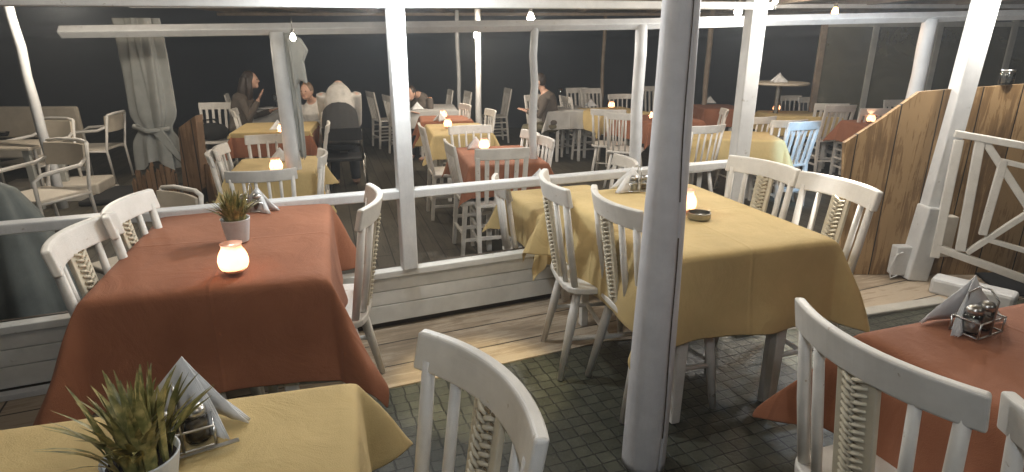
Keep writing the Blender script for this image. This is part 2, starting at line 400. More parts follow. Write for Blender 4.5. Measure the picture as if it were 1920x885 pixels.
# far posts
p545 = line_at(560, 372, BA, BO-.1); t545 = line_at(527, 60, BA, BO-.08)
fp = log_post('wooden_post', (t545.x+.02, t545.y-.08, FZ), (t545.x-.01, t545.y-.06, t545.z), .06, 'crooked white post with a rolled canvas blind tied to it', seedv=5)
tp = line_at(1003, 50, BA, BO); log_post('wooden_post', (tp.x,tp.y,FZ), tp, .034, 'thin crooked white post right of the nearer orange table on the terrace', seedv=11, wob=.012)
tp = line_at(1203, 46, BA, BO); log_post('wooden_post', (tp.x+.02,tp.y,FZ), tp, .052, 'round white post behind the napkins of the large yellow table', seedv=9)
tp = line_at(1745, 36, BA, BO); log_post('wooden_post', (tp.x-.03,tp.y,FZ), tp, .065, 'bluish white post rising behind the brown partition', seedv=4)
for (px, py, Y, r, lab, mm) in ((860,150,10.4,.034,'slim pale post left of the hanging bare bulb',M_POST),(897,150,8.6,.042,'pale post beside the hanging bare bulb',M_POST),
        (1131,120,10.8,.032,'thin brownish post at the sea edge behind the orange table',M_RAFTER),(1327,120,9.6,.042,'brown pole right of the log pillar against the dark sea',M_RAFTER)):
    q = atY(px, py, Y); log_post('wooden_post', (q.x,Y,FZ), (q.x,Y,1.99), r, lab, mm, seedv=int(px))
q = atY(45, 120, 6.2); log_post('wooden_post', (q.x+.05,6.2,FZ), (q.x-.02,6.2,2.0), .046, 'pale post at the far left in front of the rattan sofa', seedv=21)

# roofs
rf = tag(empty('terrace_roof', (0,7,1.97)), 'low reed roof on brown rafters over the sea terrace', 'roof')
b = MB(); b.prism([(-4.9,-3.6),(8.5,-2.2),(8.5,5),(-4.9,5)], .06, .10); b.build('reed_cover', M_ROOF, rf)
for i in range(12):
    b = MB(); x = -4.6+i*1.15; b.bar((x,-3.4,.02),(x,4.9,.02),.07,.08); b.build('rafter', M_RAFTER, rf, bevel=.006)
for y in (-1.2, 1.2, 3.6):
    b = MB(); b.bar((-4.9,y,-.035),(8.4,y+.1,-.035),.06,.05); b.build('purlin', M_POST if y < 1.3 else M_RAFTER, rf, bevel=.006)
nr = tag(empty('dining_roof', (0,0,2.15)), 'reed roof over the near dining deck', 'roof')
b = MB(); b.prism([(-5,-4),(7,-4),(7,4.4),wallpt(6.0,.2),wallpt(-4.6,.2)], .05, .09); b.build('reed_cover', M_ROOF, nr)

# ---------------------------------------------------------------- table linen, tables
def cloth_obj(name, w, l, over, z, m, seed=0, lip=.005, flare=.42, n=12, hang=None, amp=1.3):
    """rectangular cloth: flat top, hanging sides with soft folds, pointed flaring corners"""
    rnd = random.Random(seed); ph = [rnd.uniform(0, 6.28) for _ in range(12)]
    hw, hl = w/2, l/2
    def grid(h, nn): 
        g = [-h-over+over*i/nn for i in range(nn)] + [-h+2*h*i/14 for i in range(15)] + [h+over*(i+1)/nn for i in range(nn)]
        return g
    gx, gy = grid(hw, n), grid(hl, n); V = []; F = []
    for yy in gy:
        for xx in gx:
            cx = max(-hw, min(hw, xx)); cy = max(-hl, min(hl, yy)); ox, oy = xx-cx, yy-cy; Lh = math.hypot(ox, oy)
            if Lh < 1e-6:
                V.append(Vector((xx, yy, z + .0016*math.sin(xx*9+ph[0])*math.sin(yy*7+ph[1])+.0012))); continue
            phi = math.atan2(abs(oy), abs(ox)); cor = math.sin(2*phi)**2
            k = .07 + flare*cor
            t = cx if abs(oy) > abs(ox) else cy
            fold = (.5*math.sin(t*9+ph[2]+(3 if ox+oy > 0 else 0))+.35*math.sin(t*17+ph[3]+ox*2)+.25*math.sin(t*29+ph[4]))*.085*amp
            wrk = (math.sin(Lh*15+phi*7+ph[5])*.02+ math.sin(phi*9+ph[6])*.05*cor)*amp
            k += fold*min(1, Lh/over*1.2)*(1-cor) + wrk
            Lr = math.sqrt(Lh*Lh+lip*lip)-lip
            out = Lh*k + lip*(1-math.exp(-Lh/lip))*.8
            dz = -Lr*math.sqrt(max(.1, 1-k*k))*(1.0 - .06*cor)
            V.append(Vector((cx+ox/Lh*out, cy+oy/Lh*out, z+dz)))
    nx = len(gx)
    for j in range(len(gy)-1):
        for i in range(nx-1): F.append((j*nx+i, j*nx+i+1, (j+1)*nx+i+1, (j+1)*nx+i))
    b = MB(); b._add(V, F); o = b.build(name, m, smooth=True, solid=.003, sub=1); return o
def table(cx, cy, w, l, ang, z0, color, lab_t, lab_c, over=.30, seed=0, h=.75, flare=.42, amp=1.0, detail=True):
    t = tag(empty('dining_table', (cx,cy,z0), ang), lab_t, 'table', 'cloth covered dining tables')
    b = MB(); b.box((0,0,h-.02), (w-.014, l-.014, .028)); b.build('tabletop', M_FARWHITE, t, bevel=.012, seg=3)
    b = MB()
    for sx in (-1,1): b.box((sx*(w/2-.165),0,h-.075), (.02, l-.20, .08))
    for sy in (-1,1): b.box((0,sy*(l/2-.06),h-.075), (w-.39, .02, .08))
    b.build('apron', M_FARWHITE, t)
    for sx in (-1,1):
        for sy in (-1,1):
            b = MB(); x, y = sx*(w/2-.165), sy*(l/2-.06)
            b.bar((x,y,h-.036), (x,y,0), .052, .052, up=(0,1,0), w2=.040, h2=.040); b.build('leg', M_WHITE, t, bevel=.006)
    m = {'o': M_ORANGE, 'y': M_YELLOW, 'w': M_WCLOTH}[color]
    c = cloth_obj('tablecloth', w, l, over, 0, m, seed, flare=flare, amp=amp); c.location = (cx,cy,z0+h+.002); c.rotation_euler = (0,0,ang)
    tag(c, lab_c, 'tablecloth', 'plain coloured tablecloths'); return t
A15 = R(16)
table(-1.10,2.235,.73,1.01,A15,.006,'o','large orange clothed table on the left beside the low wall, plant and candle on it','terracotta cloth on the left table with the glowing candle and grass plant', over=.37, seed=1, flare=.40)
table(.755,2.63,.80,1.05,R(17),.006,'y','large yellow clothed table behind the log pillar with ashtray','mustard cloth on the large table with the steel ashtray', over=.35, seed=2, flare=.38, amp=1.2)
c = at(664,713,.75); d = Vector((math.cos(R(15)), math.sin(R(15)))); e = Vector((-d.y, d.x))
cc = Vector((c.x,c.y)) - d*.41 - e*.40
table(cc.x,cc.y,.82,.80,R(15),0,'y','yellow clothed table at the bottom left corner with grass plant','mustard cloth on the front left table under the napkin holder', over=.27, seed=3, amp=.7)
c = at(1607,622,.75); d = Vector((math.cos(R(18)), math.sin(R(18)))); e = Vector((-d.y, d.x)); cc = Vector((c.x,c.y)) + d*.42 - e*.46
table(cc.x,cc.y,.84,.92,R(18),0,'o','orange clothed table at the right edge with shakers and a napkin','terracotta cloth on the right edge table under the shakers', over=.31, seed=4, flare=.42)

def far_table(pl, pr, l, color, lab_t, lab_c, seed, ang=None, over=.27, w=None, flare=.38):
    a, b_ = at(*pl, FZ+.75), at(*pr, FZ+.75)
    d = Vector((b_.x-a.x, b_.y-a.y)); ww = w or d.length; an = math.atan2(d.y, d.x) if ang is None else R(ang)
    u = Vector((math.cos(an), math.sin(an))); v = Vector((-u.y, u.x)); m = (Vector((a.x,a.y))+Vector((b_.x,b_.y)))/2 - v*(l/2)
    return table(m.x, m.y, ww, l, an, FZ, color, lab_t, lab_c, over=over, seed=seed, flare=flare)
far_table((456,296),(599,293),.72,'y','yellow clothed terrace table nearest the crooked post','mustard cloth on the terrace table beside the crooked post',11, ang=14)
far_table((466,231),(592,230),.85,'o','orange clothed terrace table just in front of the two diners','terracotta undercloth on the table just in front of the two diners',12, ang=12)
far_table((497,199),(594,198),1.0,'w','grey clothed terrace table where the long haired woman dines','pale grey cloth on the table with food and wine glass',13, ang=12)
p = at(1080,343,FZ+.75); 
table(.36,3.66,.62,.70,R(20),FZ,'y','yellow clothed terrace table close behind the handrail and low wall','mustard cloth on the terrace table close behind the handrail', over=.27, seed=14)
far_table((857,277),(972,271),.92,'o','orange clothed terrace table with slatted chair in front, behind the handrail','terracotta cloth on the middle terrace table with lone candle and napkins',15, ang=13, w=.66)
far_table((790,234),(905,229),.92,'y','yellow clothed terrace table behind the square lit post','mustard cloth on the terrace table right of the square lit post',16, ang=13, w=.66)
far_table((780,217),(884,216),.62,'o','orange clothed terrace table squeezed between yellow and grey ones','terracotta cloth squeezed between a yellow and a grey table',17, ang=10, w=.66)
far_table((770,197),(845,194),.85,'w','grey clothed terrace table behind the square lit post with candle','pale grey cloth under the farthest candle behind the square post',18, ang=10, w=.7)
far_table((1078,204),(1163,199),.85,'y','yellow clothed terrace table with square legged chair at its left end','mustard cloth between the square legged chair and spindle chairs',19, ang=20, w=.8)
far_table((1152,217),(1256,213),.80,'o','orange clothed terrace table right behind the round white post','terracotta cloth behind the round white post',20, ang=20, w=.8)
far_table((1024,199),(1066,197),.75,'w','small far table with white top cloth at the sea edge','white cloth on the far table by the sea edge',21, ang=10, w=.66)
far_table((1308,248),(1405,243),.62,'y','yellow clothed terrace table behind the thick square post','mustard cloth behind the thick square post and spindle chair',22, ang=-8, w=.95, over=.30)
far_table((1424,207),(1536,208),.72,'y','tan clothed terrace table with a candle below the dark screen','tan cloth with a lone candle below the dark screen',23, ang=-6, w=.9)
far_table((1310,196),(1352,195),.7,'o','orange clothed far table glimpsed right of the log pillar','terracotta cloth on the far table right of the log pillar',24, ang=0, w=.6)
far_table((1597,224),(1680,226),.7,'o','orange clothed terrace table half hidden by the brown partition','terracotta cloth half hidden by the brown partition',25, ang=-4, w=.8)
# yellow top cloth over the orange one
p0, p1 = at(466,231,FZ+.75), at(592,230,FZ+.75); an = R(12); u = Vector((math.cos(an), math.sin(an))); v = Vector((-u.y,u.x)); m = (p0.xy+p1.xy)/2 - v*.425
c = cloth_obj('top_cloth', (p1-p0).length+.012, .862, .06, 0, M_YELLOW, 31); c.location = (m.x,m.y,FZ+.760); c.rotation_euler = (0,0,an)
tag(c, 'short mustard top cloth over the terracotta cloth in front of the diners', 'tablecloth', 'plain coloured tablecloths')

# ---------------------------------------------------------------- chairs
def rail_mesh(w, bow, zc, hgt, th, y0, arch=0.0, n=14, tip=0.0):
    V = []; F = []
    for i in range(n+1):
        t = -1+2*i/n; x = t*w/2; yb = y0 - bow*(1-t*t); dz = arch*(1-t*t)
        nx = Vector((1, 2*bow*t/(w/2), 0)).normalized(); nn = Vector((-nx.y, nx.x, 0))
        lean = .018
        for sy, sz in ((-1,-1),(1,-1),(1,1),(-1,1)):
            V.append(Vector((x, yb - lean*sz*.5, 0)) + nn*(sy*th/2) + Vector((0,0,zc+sz*hgt/2*(1-tip*t**8)+dz)))
    for i in range(n):
        for k in range(4): F.append((i*4+k, i*4+(k+1)%4, (i+1)*4+(k+1)%4, (i+1)*4+k))
    F.append((3,2,1,0)); F.append(tuple(n*4+k for k in range(4)))
    b = MB(); b._add(V, F); return b
def seat_poly(w, d, back, n=8):
    P = []
    for i in range(n+1): a = -PI+ (PI)*i/n; P.append((w/2*math.copysign(abs(math.cos(a))**.55, math.cos(a)), -d/2*.55 + (-d/2*.45)*abs(math.sin(a))**.7))
    P += [(w/2*.98, d*.30), (w/2*.80, d/2), (-w/2*.80, d/2), (-w/2*.98, d*.30)]
    return P
def cane_chair():
    r = empty('cane_back_chair')
    b = MB(); b.prism(seat_poly(.42,.43,0), .427, .458); b.build('seat', M_WHITE, r, bevel=.008, seg=3)
    for sx in (-1,1):
        b = MB(); b.tube([(sx*.150,.145,.44),(sx*.165,.165,.28),(sx*.190,.195,0)], [.018,.022,.0145], 10); b.build('leg', M_WHITE, r, smooth=True)
        b = MB(); b.tube([(sx*.140,-.140,.44),(sx*.158,-.170,.28),(sx*.190,-.225,0)], [.018,.022,.0145], 10); b.build('leg', M_WHITE, r, smooth=True)
        b = MB(); b.tube([(sx*.174,.178,.20),(sx*.172,-.188,.20)], [.010,.012] if False else [.011,.011], 8); b.build('stretcher', M_WHITE, r, smooth=True)
        b = MB(); b.tube([(sx*.175,-.165,.45),(sx*.183,-.195,.65),(sx*.190,-.222,.855)], [.0155,.0165,.0145], 10); b.build('back_post', M_WHITE, r, smooth=True)
        b = MB(); b.tube([(sx*.108,-.190,.45),(sx*.113,-.222,.65),(sx*.118,-.250,.850)], [.0125,.0135,.012], 10); b.build('spindle', M_WHITE, r, smooth=True)
    b = MB(); b.tube([(-.172,0,.20),(.172,0,.20)], .011, 8); b.build('stretcher', M_WHITE, r, smooth=True)
    sp = MB(); sp.bar((0,-.200,.45),(0,-.262,.850),.100,.016,up=(0,1,0)); spo = sp.build('splat', M_CANE, r, bevel=.004)
    g = MB(); h = MB()
    for i in range(19):
        t = (i+.6)/19.5; z = .47+.37*t; y = -.200-.062*t
        for s in (-1, 1):
            yy = y + s*.0095
            g.tube([(-.030,yy-.000,z+.003),(-.010,yy+s*.006,z-.004),(.004,yy+s*.003,z-.010)], [.0045,.006,.0035], 6)
            g.tube([(.030,yy,z+.013),(.010,yy+s*.006,z+.006),(-.004,yy+s*.003,z)], [.0045,.006,.0035], 6)
            if i % 1 == 0: h.box((.012 if i % 2 else -.006, y+s*.0098, z+.0095), (.017,.004,.0075)); h.box((-.026, y+s*.0096, z+.0105), (.010,.003,.005))
    g.build('braid', M_CANE, spo, smooth=True); h.build('weave_gap', M_CANEDARK, spo)
    rail_mesh(.445,.060,.872,.083,.026,-.212, n=18).build('top_rail', M_WHITE, r, bevel=.007, seg=3)
    return r
def slat_chair():
    r = empty('slat_back_chair')
    b = MB(); b.box((0,.005,.452), (.41,.40,.026)); b.build('seat', M_FARWHITE, r, bevel=.006)
    for sx in (-1,1):
        b = MB(); b.bar((sx*.18,.175,.44),(sx*.18,.18,0),.038,.038,up=(0,1,0),w2=.030,h2=.030); b.build('leg', M_FARWHITE, r, bevel=.004)
        b = MB(); b.bar((sx*.18,-.18,.45),(sx*.18,-.215,0),.038,.038,up=(0,1,0),w2=.030,h2=.030); b.build('leg', M_FARWHITE, r, bevel=.004)
        b = MB(); b.bar((sx*.182,-.18,.45),(sx*.192,-.255,.86),.036,.028,up=(0,1,0)); b.build('back_post', M_FARWHITE, r, bevel=.004)
        for z in (.14,.25,.36):
            b = MB(); b.bar((sx*.18,.178,z),(sx*.18,-.195,z),.018,.024); b.build('stretcher', M_FARWHITE, r)
    for y, z in ((.178,.19),(-.20,.19)):
        b = MB(); b.bar((-.175,y,z),(.175,y,z),.018,.024); b.build('stretcher', M_FARWHITE, r)
    for i in range(4):
        x = -.114+.076*i; b = MB(); b.bar((x,-.178,.45),(x*1.04,-.258,.85),.034,.012,up=(0,1,0)); b.build('slat', M_FARWHITE, r, bevel=.002)
    rail_mesh(.43,.018,.88,.092,.024,-.255, n=8).build('top_rail', M_FARWHITE, r, bevel=.006)
    return r
def spindle_chair():
    r = empty('spindle_back_chair')
    b = MB(); b.prism(seat_poly(.42,.42,0), .430, .458); b.build('seat', M_FARWHITE, r, bevel=.008)
    for sx in (-1,1):
        b = MB(); b.tube([(sx*.140,.14,.44),(sx*.16,.165,.26),(sx*.19,.195,0)], [.016,.021,.014], 8); b.build('leg', M_FARWHITE, r, smooth=True)
        b = MB(); b.tube([(sx*.135,-.14,.44),(sx*.155,-.17,.26),(sx*.19,-.225,0)], [.016,.021,.014], 8); b.build('leg', M_FARWHITE, r, smooth=True)
        b = MB(); b.tube([(sx*.173,.18,.19),(sx*.172,-.19,.19)], .010, 6); b.build('stretcher', M_FARWHITE, r, smooth=True)
        b = MB(); b.tube([(sx*.172,-.165,.45),(sx*.19,-.225,.86)], [.016,.014], 8); b.build('back_post', M_FARWHITE, r, smooth=True)
    b = MB(); b.tube([(-.172,0,.19),(.172,0,.19)], .010, 6); b.build('stretcher', M_FARWHITE, r, smooth=True)
    for x in (-.105,-.036,.036,.105):
        b = MB(); b.tube([(x,-.195,.45),(x*1.08,-.255+abs(x)*.1,.855)], .0105, 6); b.build('spindle', M_FARWHITE, r, smooth=True)
    rail_mesh(.435,.050,.872,.080,.024,-.215, n=12).build('top_rail', M_FARWHITE, r, bevel=.006)
    return r
KIND = {'k': ('cane', cane_chair), 's': ('slat', slat_chair), 'p': ('spindle', spindle_chair)}
YR = {'k': -.262, 's': -.265, 'p': -.255}
def chair(kind, px, py, face, z0, label, group='white wooden dining chairs', ztop=.912, pos=None):
    """px,py: middle of the top rail's upper edge; face: heading the sitter looks to, degrees"""
    p = pos or at(px, py, z0+ztop); a = R(face-90)
    off = Matrix.Rotation(a, 3, 'Z') @ Vector((0, YR[kind], 0))
    k, mk = KIND[kind]
    return instance(k, mk, (p.x-off.x, p.y-off.y, z0), a, label, 'chair', group)
chair('k', 921, 694, 213, 0, 'white cane back chair in the centre foreground beside the front yellow table')
chair('k', 1622, 640, 19, 0, 'white cane back chair at front right drawn up to the orange table')
chair('k', 0, 0, 20, 0, 'white chair cut off by the bottom right corner', pos=Vector((.915,.70,.912)))
chair('k', 1026, 335, 9, .006, 'white cane chair at the left side of the yellow table, next to the wall')
chair('k', 1137, 370, 15, .006, 'white cane chair between the log pillar and the yellow table cloth')
chair('k', 1440, 303, 206, .006, 'white cane chair at the right of the yellow table beside the thick post')
chair('k', 1585, 338, 197, .006, 'white cane chair at the right of the yellow table by the brown partition')
chair('k', 130, 432, 10, .006, 'white cane chair left of the orange table, nearer the camera')
chair('k', 222, 380, 12, .006, 'white cane chair left of the orange table, close to the handrail')
chair('k', 703, 366, 189, .006, 'white chair seen edge on at the right side of the orange table')
# terrace chairs
T = [('p',488,319,108,'spindle chair at the near end of the yellow terrace table by the crooked post'),
 ('p',508,252,-74,'spindle chair between yellow and orange terrace tables left of the crooked post'),
 ('p',392,285,18,'left side terrace chair nearest the handrail, by the yellow table'),
 ('p',407,275,18,'left side terrace chair tucked behind another by the yellow table'),
 ('p',436,205,20,'white chair behind the seated woman at the orange table'),
 ('s',606,209,196,'white chair right of the orange table in front of the bending man'),
 ('s',614,233,198,'white chair right of the orange table, second from the diners'),
 ('p',607,285,198,'white chair at the right side of the yellow terrace table by the crooked post'),
 ('s',942,281,106,'slatted chair at the near end of the middle orange terrace table'),
 ('p',880,235,-72,'spindle chair facing out between the middle orange and yellow terrace tables'),
 ('s',842,270,20,'slatted chair left of the middle orange terrace table'),
 ('p',932,338,14,'slanting chair behind the handrail left of the yellow terrace table'),
 ('p',1000,247,200,'rear chair of the pair right of the middle orange terrace table'),
 ('p',1024,257,200,'front chair of the pair right of the middle orange terrace table'),
 ('s',790,237,18,'white chair half hidden by the square lit post at the yellow table'),
 ('p',924,206,200,'white chair right of the yellow table below the bare bulb'),
 ('s',693,173,30,'lone white chair standing left of the square lit post'),
 ('s',724,180,24,'white chair just left of the square lit post'),
 ('s',845,170,196,'white chair right of the farthest grey table behind the lit post'),
 ('s',878,173,200,'white chair beside the slim pale post'),
 ('p',876,196,200,'white chair in front of the slim pale post at the orange table'),
 ('s',953,167,200,'white chair seen edge on by the seated person at the thin post'),
 ('s',1003,179,-55,'slatted chair right behind the thin crooked post'),
 ('s',1060,182,22,'square legged white chair at the left end of the far yellow table'),
 ('p',1140,205,75,'spindle chair at the near side of the far yellow table'),
 ('p',1168,212,70,'spindle chair left of the round white post at the orange table'),
 ('s',1082,166,-70,'rear chair of the far pair by the sea edge'),
 ('s',1108,167,-70,'right chair of the far pair by the sea edge'),
 ('p',1163,176,-75,'low curved chair at the far side of the far yellow table'),
 ('p',1180,297,190,'white chair whose top shows behind the large yellow table napkins'),
 ('p',1332,235,112,'spindle chair right of the log pillar at the yellow terrace table'),
 ('s',1510,230,112,'slatted chair in cool bluish light behind the right cane chairs'),
 ('p',1428,219,105,'low chair half hidden by the thick square post'),
 ('p',1484,225,105,'chair tucked behind the bluish slatted chair'),
 ('s',1577,199,100,'tall slatted chair next to the brown partition, front of two'),
 ('s',1560,196,85,'tall slatted chair next to the brown partition, rear of two'),
 ('p',1478,179,-80,'left chair of the pair under the dark screen'),
 ('p',1521,182,-84,'right chair of the pair under the dark screen'),
 ('s',1645,205,95,'slatted chair half hidden behind the sloping edge of the partition'),
 ('s',1684,189,-85,'chair top peeping above the sloping edge of the partition'),
 ('s',1214,163,-80,'tall yellowish chair behind the round white post'),
 ('p',1362,205,170,'white chair at the far orange table right of the log pillar')]
for k, px, py, f, lab in T: chair(k, px, py, f+random.uniform(-4,4), FZ, lab)

# ---------------------------------------------------------------- table things
def candle():
    r = empty('candle_jar')
    o = MB().lathe([(.022,.004),(.032,.004),(.047,.024),(.050,.046),(.044,.070),(.033,.086),(.030,.094),(.036,.104)], n=24)
    ob = o.build('jar', M_FROST, r, smooth=True, sub=1)
    me = ob.data; bm = bmesh.new(); bm.from_mesh(me); bmesh.ops.delete(bm, geom=[f for f in bm.faces if len(f.verts) > 4 and f.calc_center_median().z > .05], context='FACES'); bm.to_mesh(me); bm.free()
    MB().lathe([(.0,.006),(.030,.007),(.034,.020),(.033,.026),(0,.025)], n=16).build('wax', M_WAX, r, smooth=True)
    MB().lathe([(.0,.030),(.0050,.037),(.0058,.043),(.003,.054),(0,.063)], n=10).build('flame', M_FLAME, r, smooth=True)
    return r
def candle_at(px, py, z0, label, power=.5, base=None):
    p = base or at(px, py, z0+.757)
    o = instance('candle', candle, (p[0],p[1],z0+.7585), random.uniform(0,6), label, 'candle', 'glass jar candles')
    l = bpy.data.lights.new('candle_light', 'POINT'); l.energy = power; l.color = (1,.58,.36); l.shadow_soft_size = .012
    lo = bpy.data.objects.new('candle_light', l); COL.objects.link(lo); lo.parent = o; lo.location = (0,0,.048)
    return o
candle_at(441,512,.006,'large glowing candle jar on the left orange table in front of the plant')
candle_at(1284,398,.006,'candle jar half hidden by the log pillar on the yellow table')
for px, py, lab in [(519,322,'candle jar on the yellow terrace table left of the crooked post'),(530,250,'candle jar on the orange terrace table by the crooked post'),
  (908,281,'candle jar on the middle orange terrace table'),(840,240,'candle jar on the yellow terrace table right of the lit post'),(831,222,'candle jar on the narrow orange terrace table'),
  (806,195,'farthest candle jar on the grey table behind the lit post'),(1146,203,'candle jar on the far yellow table'),(1224,224,'candle jar beside the log pillar on the far orange table'),(1455,208,'candle jar on the tan table below the dark screen'),
  (1632,230,'candle jar on the orange table behind the partition')]:
    candle_at(px, py, FZ, lab, .6)

def napkin_holder():
    r = empty('napkin_holder')
    b = MB()
    b.tube([(-.055,-.035,.004),(.055,-.035,.004),(.055,.035,.004),(-.055,.035,.004),(-.055,-.035,.004)], .0028, 6)
    b.tube([(-.055,-.035,.045),(.055,-.035,.045),(.055,.035,.045),(-.055,.035,.045),(-.055,-.035,.045)], .0025, 6)
    for x in (-.055,.055):
        for y in (-.035,.035): b.tube([(x,y,.004),(x,y,.045)], .0025, 6)
    b.tube([(0,-.035,.004),(0,-.035,.10),(0,-.012,.125),(0,.012,.125),(0,.035,.10),(0,.035,.004)], .0026, 6)
    b.build('wire_frame', M_METAL, r, smooth=True); return r
def shaker(fill):
    def mk():
        r = empty('shaker')
        MB().lathe([(.020,.0),(.023,.004),(.0225,.045),(.019,.058)], n=16).build('glass', M_GLASS, r, smooth=True)
        MB().lathe([(.0,.005),(.019,.006),(.0187,.034),(0,.035)], n=14).build('filling', M_SALT if fill == 's' else M_PEPPER, r, smooth=True)
        MB().lathe([(.0205,.056),(.0205,.068),(.014,.076),(0,.078)], n=16).build('cap', M_METAL, r, smooth=True)
        return r
    return mk
def napkin_mesh(size=.16, open_=.035, seed=0):
    """stack of folded triangular paper napkins leaning together like a tent"""
    rnd = random.Random(seed); b = MB()
    for k in range(5):
        o = k*.0022; s = size*(1-.02*k)
        for sg in (-1, 1):
            yb = sg*(open_+o); P = []
            for i in range(7):
                t = i/6
                for j in range(7-i):
                    u = j/6
                    x = (t*.0 + (u + t/2) - .5)*s*1.25; z = t*s*.74
                    y = yb*(1-t*.90) + (.010*math.sin(u*4.2+t*2.5+sg)+.004*math.sin(u*11+t*6+k))*(1-.5*t); z -= .010*math.sin(u*3.1)*t
                    P.append(Vector((x, y, z)))
            idx = {}; c = 0
            for i in range(7):
                for j in range(7-i): idx[(i,j)] = c; c += 1
            F = []
            for i in range(6):
                for j in range(6-i):
                    F.append((idx[(i,j)], idx[(i,j+1)], idx[(i+1,j)]))
                    if j < 5-i: F.append((idx[(i,j+1)], idx[(i+1,j+1)], idx[(i+1,j)]))
            b._add(P, F)
    return b
def napkins(px, py, z0, rz, label, size=.15, near=False):
    p = at(px, py, z0+.757); o = napkin_mesh(size, .032 if near else .035, int(px)).build('folded_napkins', M_NAPKIN, smooth=True, solid=.0012)
    o.location = (p.x,p.y,z0+.7585); o.rotation_euler = (0,0,R(rz)); return tag(o, label, 'napkins', 'folded paper napkins')
def set_at(px, py, z0, rz, labs, size=.16, which=('h','s','p')):
    p = at(px, py, z0+.757); rot = Matrix.Rotation(R(rz), 3, 'Z')
    instance('holder', napkin_holder, (p.x,p.y,z0+.759), R(rz), labs[0], 'napkin holder', 'wire condiment holders')
    if len(labs) > 2:
        for fill, x, lb in (('s',-.027,labs[2]),('p',.027,labs[3])):
            q = p + rot @ Vector((x,0,0)); instance('shaker'+fill, shaker(fill), (q.x,q.y,z0+.7625), 0, lb, 'shaker', 'glass shakers')
set_at(1197,358,.006,5,['wire condiment holder at the far end of the large yellow table',0,'salt shaker beside the napkins on the large yellow table','pepper shaker beside the napkins on the large yellow table'])
napkins(1184,357,.006,12,'white paper napkins propped by shakers on the large yellow table',.17,True)
set_at(1828,622,0,25,['wire condiment holder on the right edge orange table',0,'salt shaker on the right edge orange table','pepper shaker on the right edge orange table'])
napkins(1808,605,0,22,'long white napkin leaning on the shakers of the right orange table',.19,True)
set_at(345,835,0,30,['wire condiment holder beside the front grass plant',0,'salt shaker beside the front grass plant','pepper shaker beside the front grass plant'])
napkins(362,786,0,-16,'large white folded napkin on the front yellow table behind the plant',.195,True)
set_at(474,396,.006,10,['wire condiment holder behind the plant on the left orange table',0,'salt shaker behind the plant on the left orange table','pepper shaker behind the plant on the left orange table'])
napkins(487,394,.006,-20,'white napkins behind the plant on the left orange table',.15,True)
for px, py, rz, lab in [(527,301,20,'napkins on the yellow terrace table beside the crooked post'),(522,243,10,'napkins on the yellow topped terrace table by the crooked post'),(893,278,10,'napkins on the middle orange terrace table by the candle'),
  (1012,345,30,'napkins peeping over the handrail on the yellow terrace table'),(826,226,60,'crumpled napkins on the narrow orange terrace table'),(783,205,20,'napkin on the farthest grey table behind the lit post'),
  (1108,199,20,'napkins standing on the far yellow table'),(1331,193,0,'napkins on the far orange table right of the log pillar'),(1062,193,0,'napkins on the far white table by the sea edge')]:
    napkins(px, py, FZ, rz, lab, .15)
# ashtray
o = tag(empty('ashtray', at(1310,410,.762)), 'round notched steel ashtray on the large yellow table', 'ashtray')
b = MB(); b.lathe([(.0,.002),(.046,.002),(.050,.006),(.050,.030),(.046,.031),(.045,.010),(0,.008)], n=28); b.build('bowl', M_DARKMETAL, o, smooth=False, bevel=.001)
b = MB()
for k in range(3):
    a = 2*PI*k/3+.3; b.box((.0485*math.cos(a), .0485*math.sin(a), .031), (.012,.008,.004), Matrix.Rotation(a, 3, 'Z'))
b.build('rest', M_DARKMETAL, o)
# plants
def plant(px, py, z0, h, spread, nb, potr, label, seed, poth):
    p = at(px, py, z0+.757); r = tag(empty('grass_plant', (p.x,p.y,z0+.7585)), label, 'plant'); rnd = random.Random(seed)
    po = MB().lathe([(potr*.72,0),(potr*.74,.003),(potr*.98,poth),(potr,poth+.004),(potr*.93,poth+.003),(potr*.9,poth-.012),(0,poth-.014)], n=28).build('pot', M_POT, r, smooth=True)
    MB().lathe([(0,poth-.012),(potr*.9,poth-.011)], n=16).build('soil', M_SOIL, r)
    b = MB()
    for k in range(nb):
        a = rnd.uniform(0, 2*PI); bs = rnd.uniform(0, potr*.75); lean = rnd.uniform(.05, 1)**1.3*spread; hh = h*rnd.uniform(.62,1.08)*(1-.25*lean/spread)
        wd = rnd.uniform(.0035,.0085)*h/.16; base = Vector((bs*math.cos(a), bs*math.sin(a), poth-.012)); dr = Vector((math.cos(a), math.sin(a), 0)); sd = Vector((-dr.y, dr.x, 0)); tw = rnd.uniform(-.6,.6)
        V = []; n = 7
        for i in range(n):
            t = i/(n-1); c = base + dr*(lean*t**1.8) + Vector((0,0,hh*(t-.22*t*t*lean/spread)))
            ww = wd*((.7+.6*t) if t < .5 else max(.06, 1.0-((t-.5)/.5)**1.6)); s_ = (sd*math.cos(tw*t)+dr*math.sin(tw*t))*ww
            V += [c-s_, c+dr*ww*.35, c+s_]
        F = []
        for i in range(n-1):
            for j in (0,1): F.append((i*3+j, i*3+j+1, (i+1)*3+j+1, (i+1)*3+j))
        b._add(V, F)
    b.build('foliage', M_LEAF, r, smooth=True); return r
plant(447,452,.006,.135,.085,170,.054,'small green grass plant in a grey pot on the left orange table',5,.088)
plant(280,925,0,.180,.118,95,.060,'large grass plant at the bottom left of the front yellow table',8,.075)
b = MB(); b.tube([(-.09,0,.003),(-.02,0,.004),(.03,0,.004)], [.005,.004,.004], 8); b.box((.07,0,.004),(.09,.016,.003)); o = b.build('butter_knife', M_METAL, smooth=False); o.location = at(372,850,.762); o.rotation_euler = (0,0,R(32)); o.scale = (.62,.7,.7); tag(o,'steel knife lying beside the front shakers','knife')

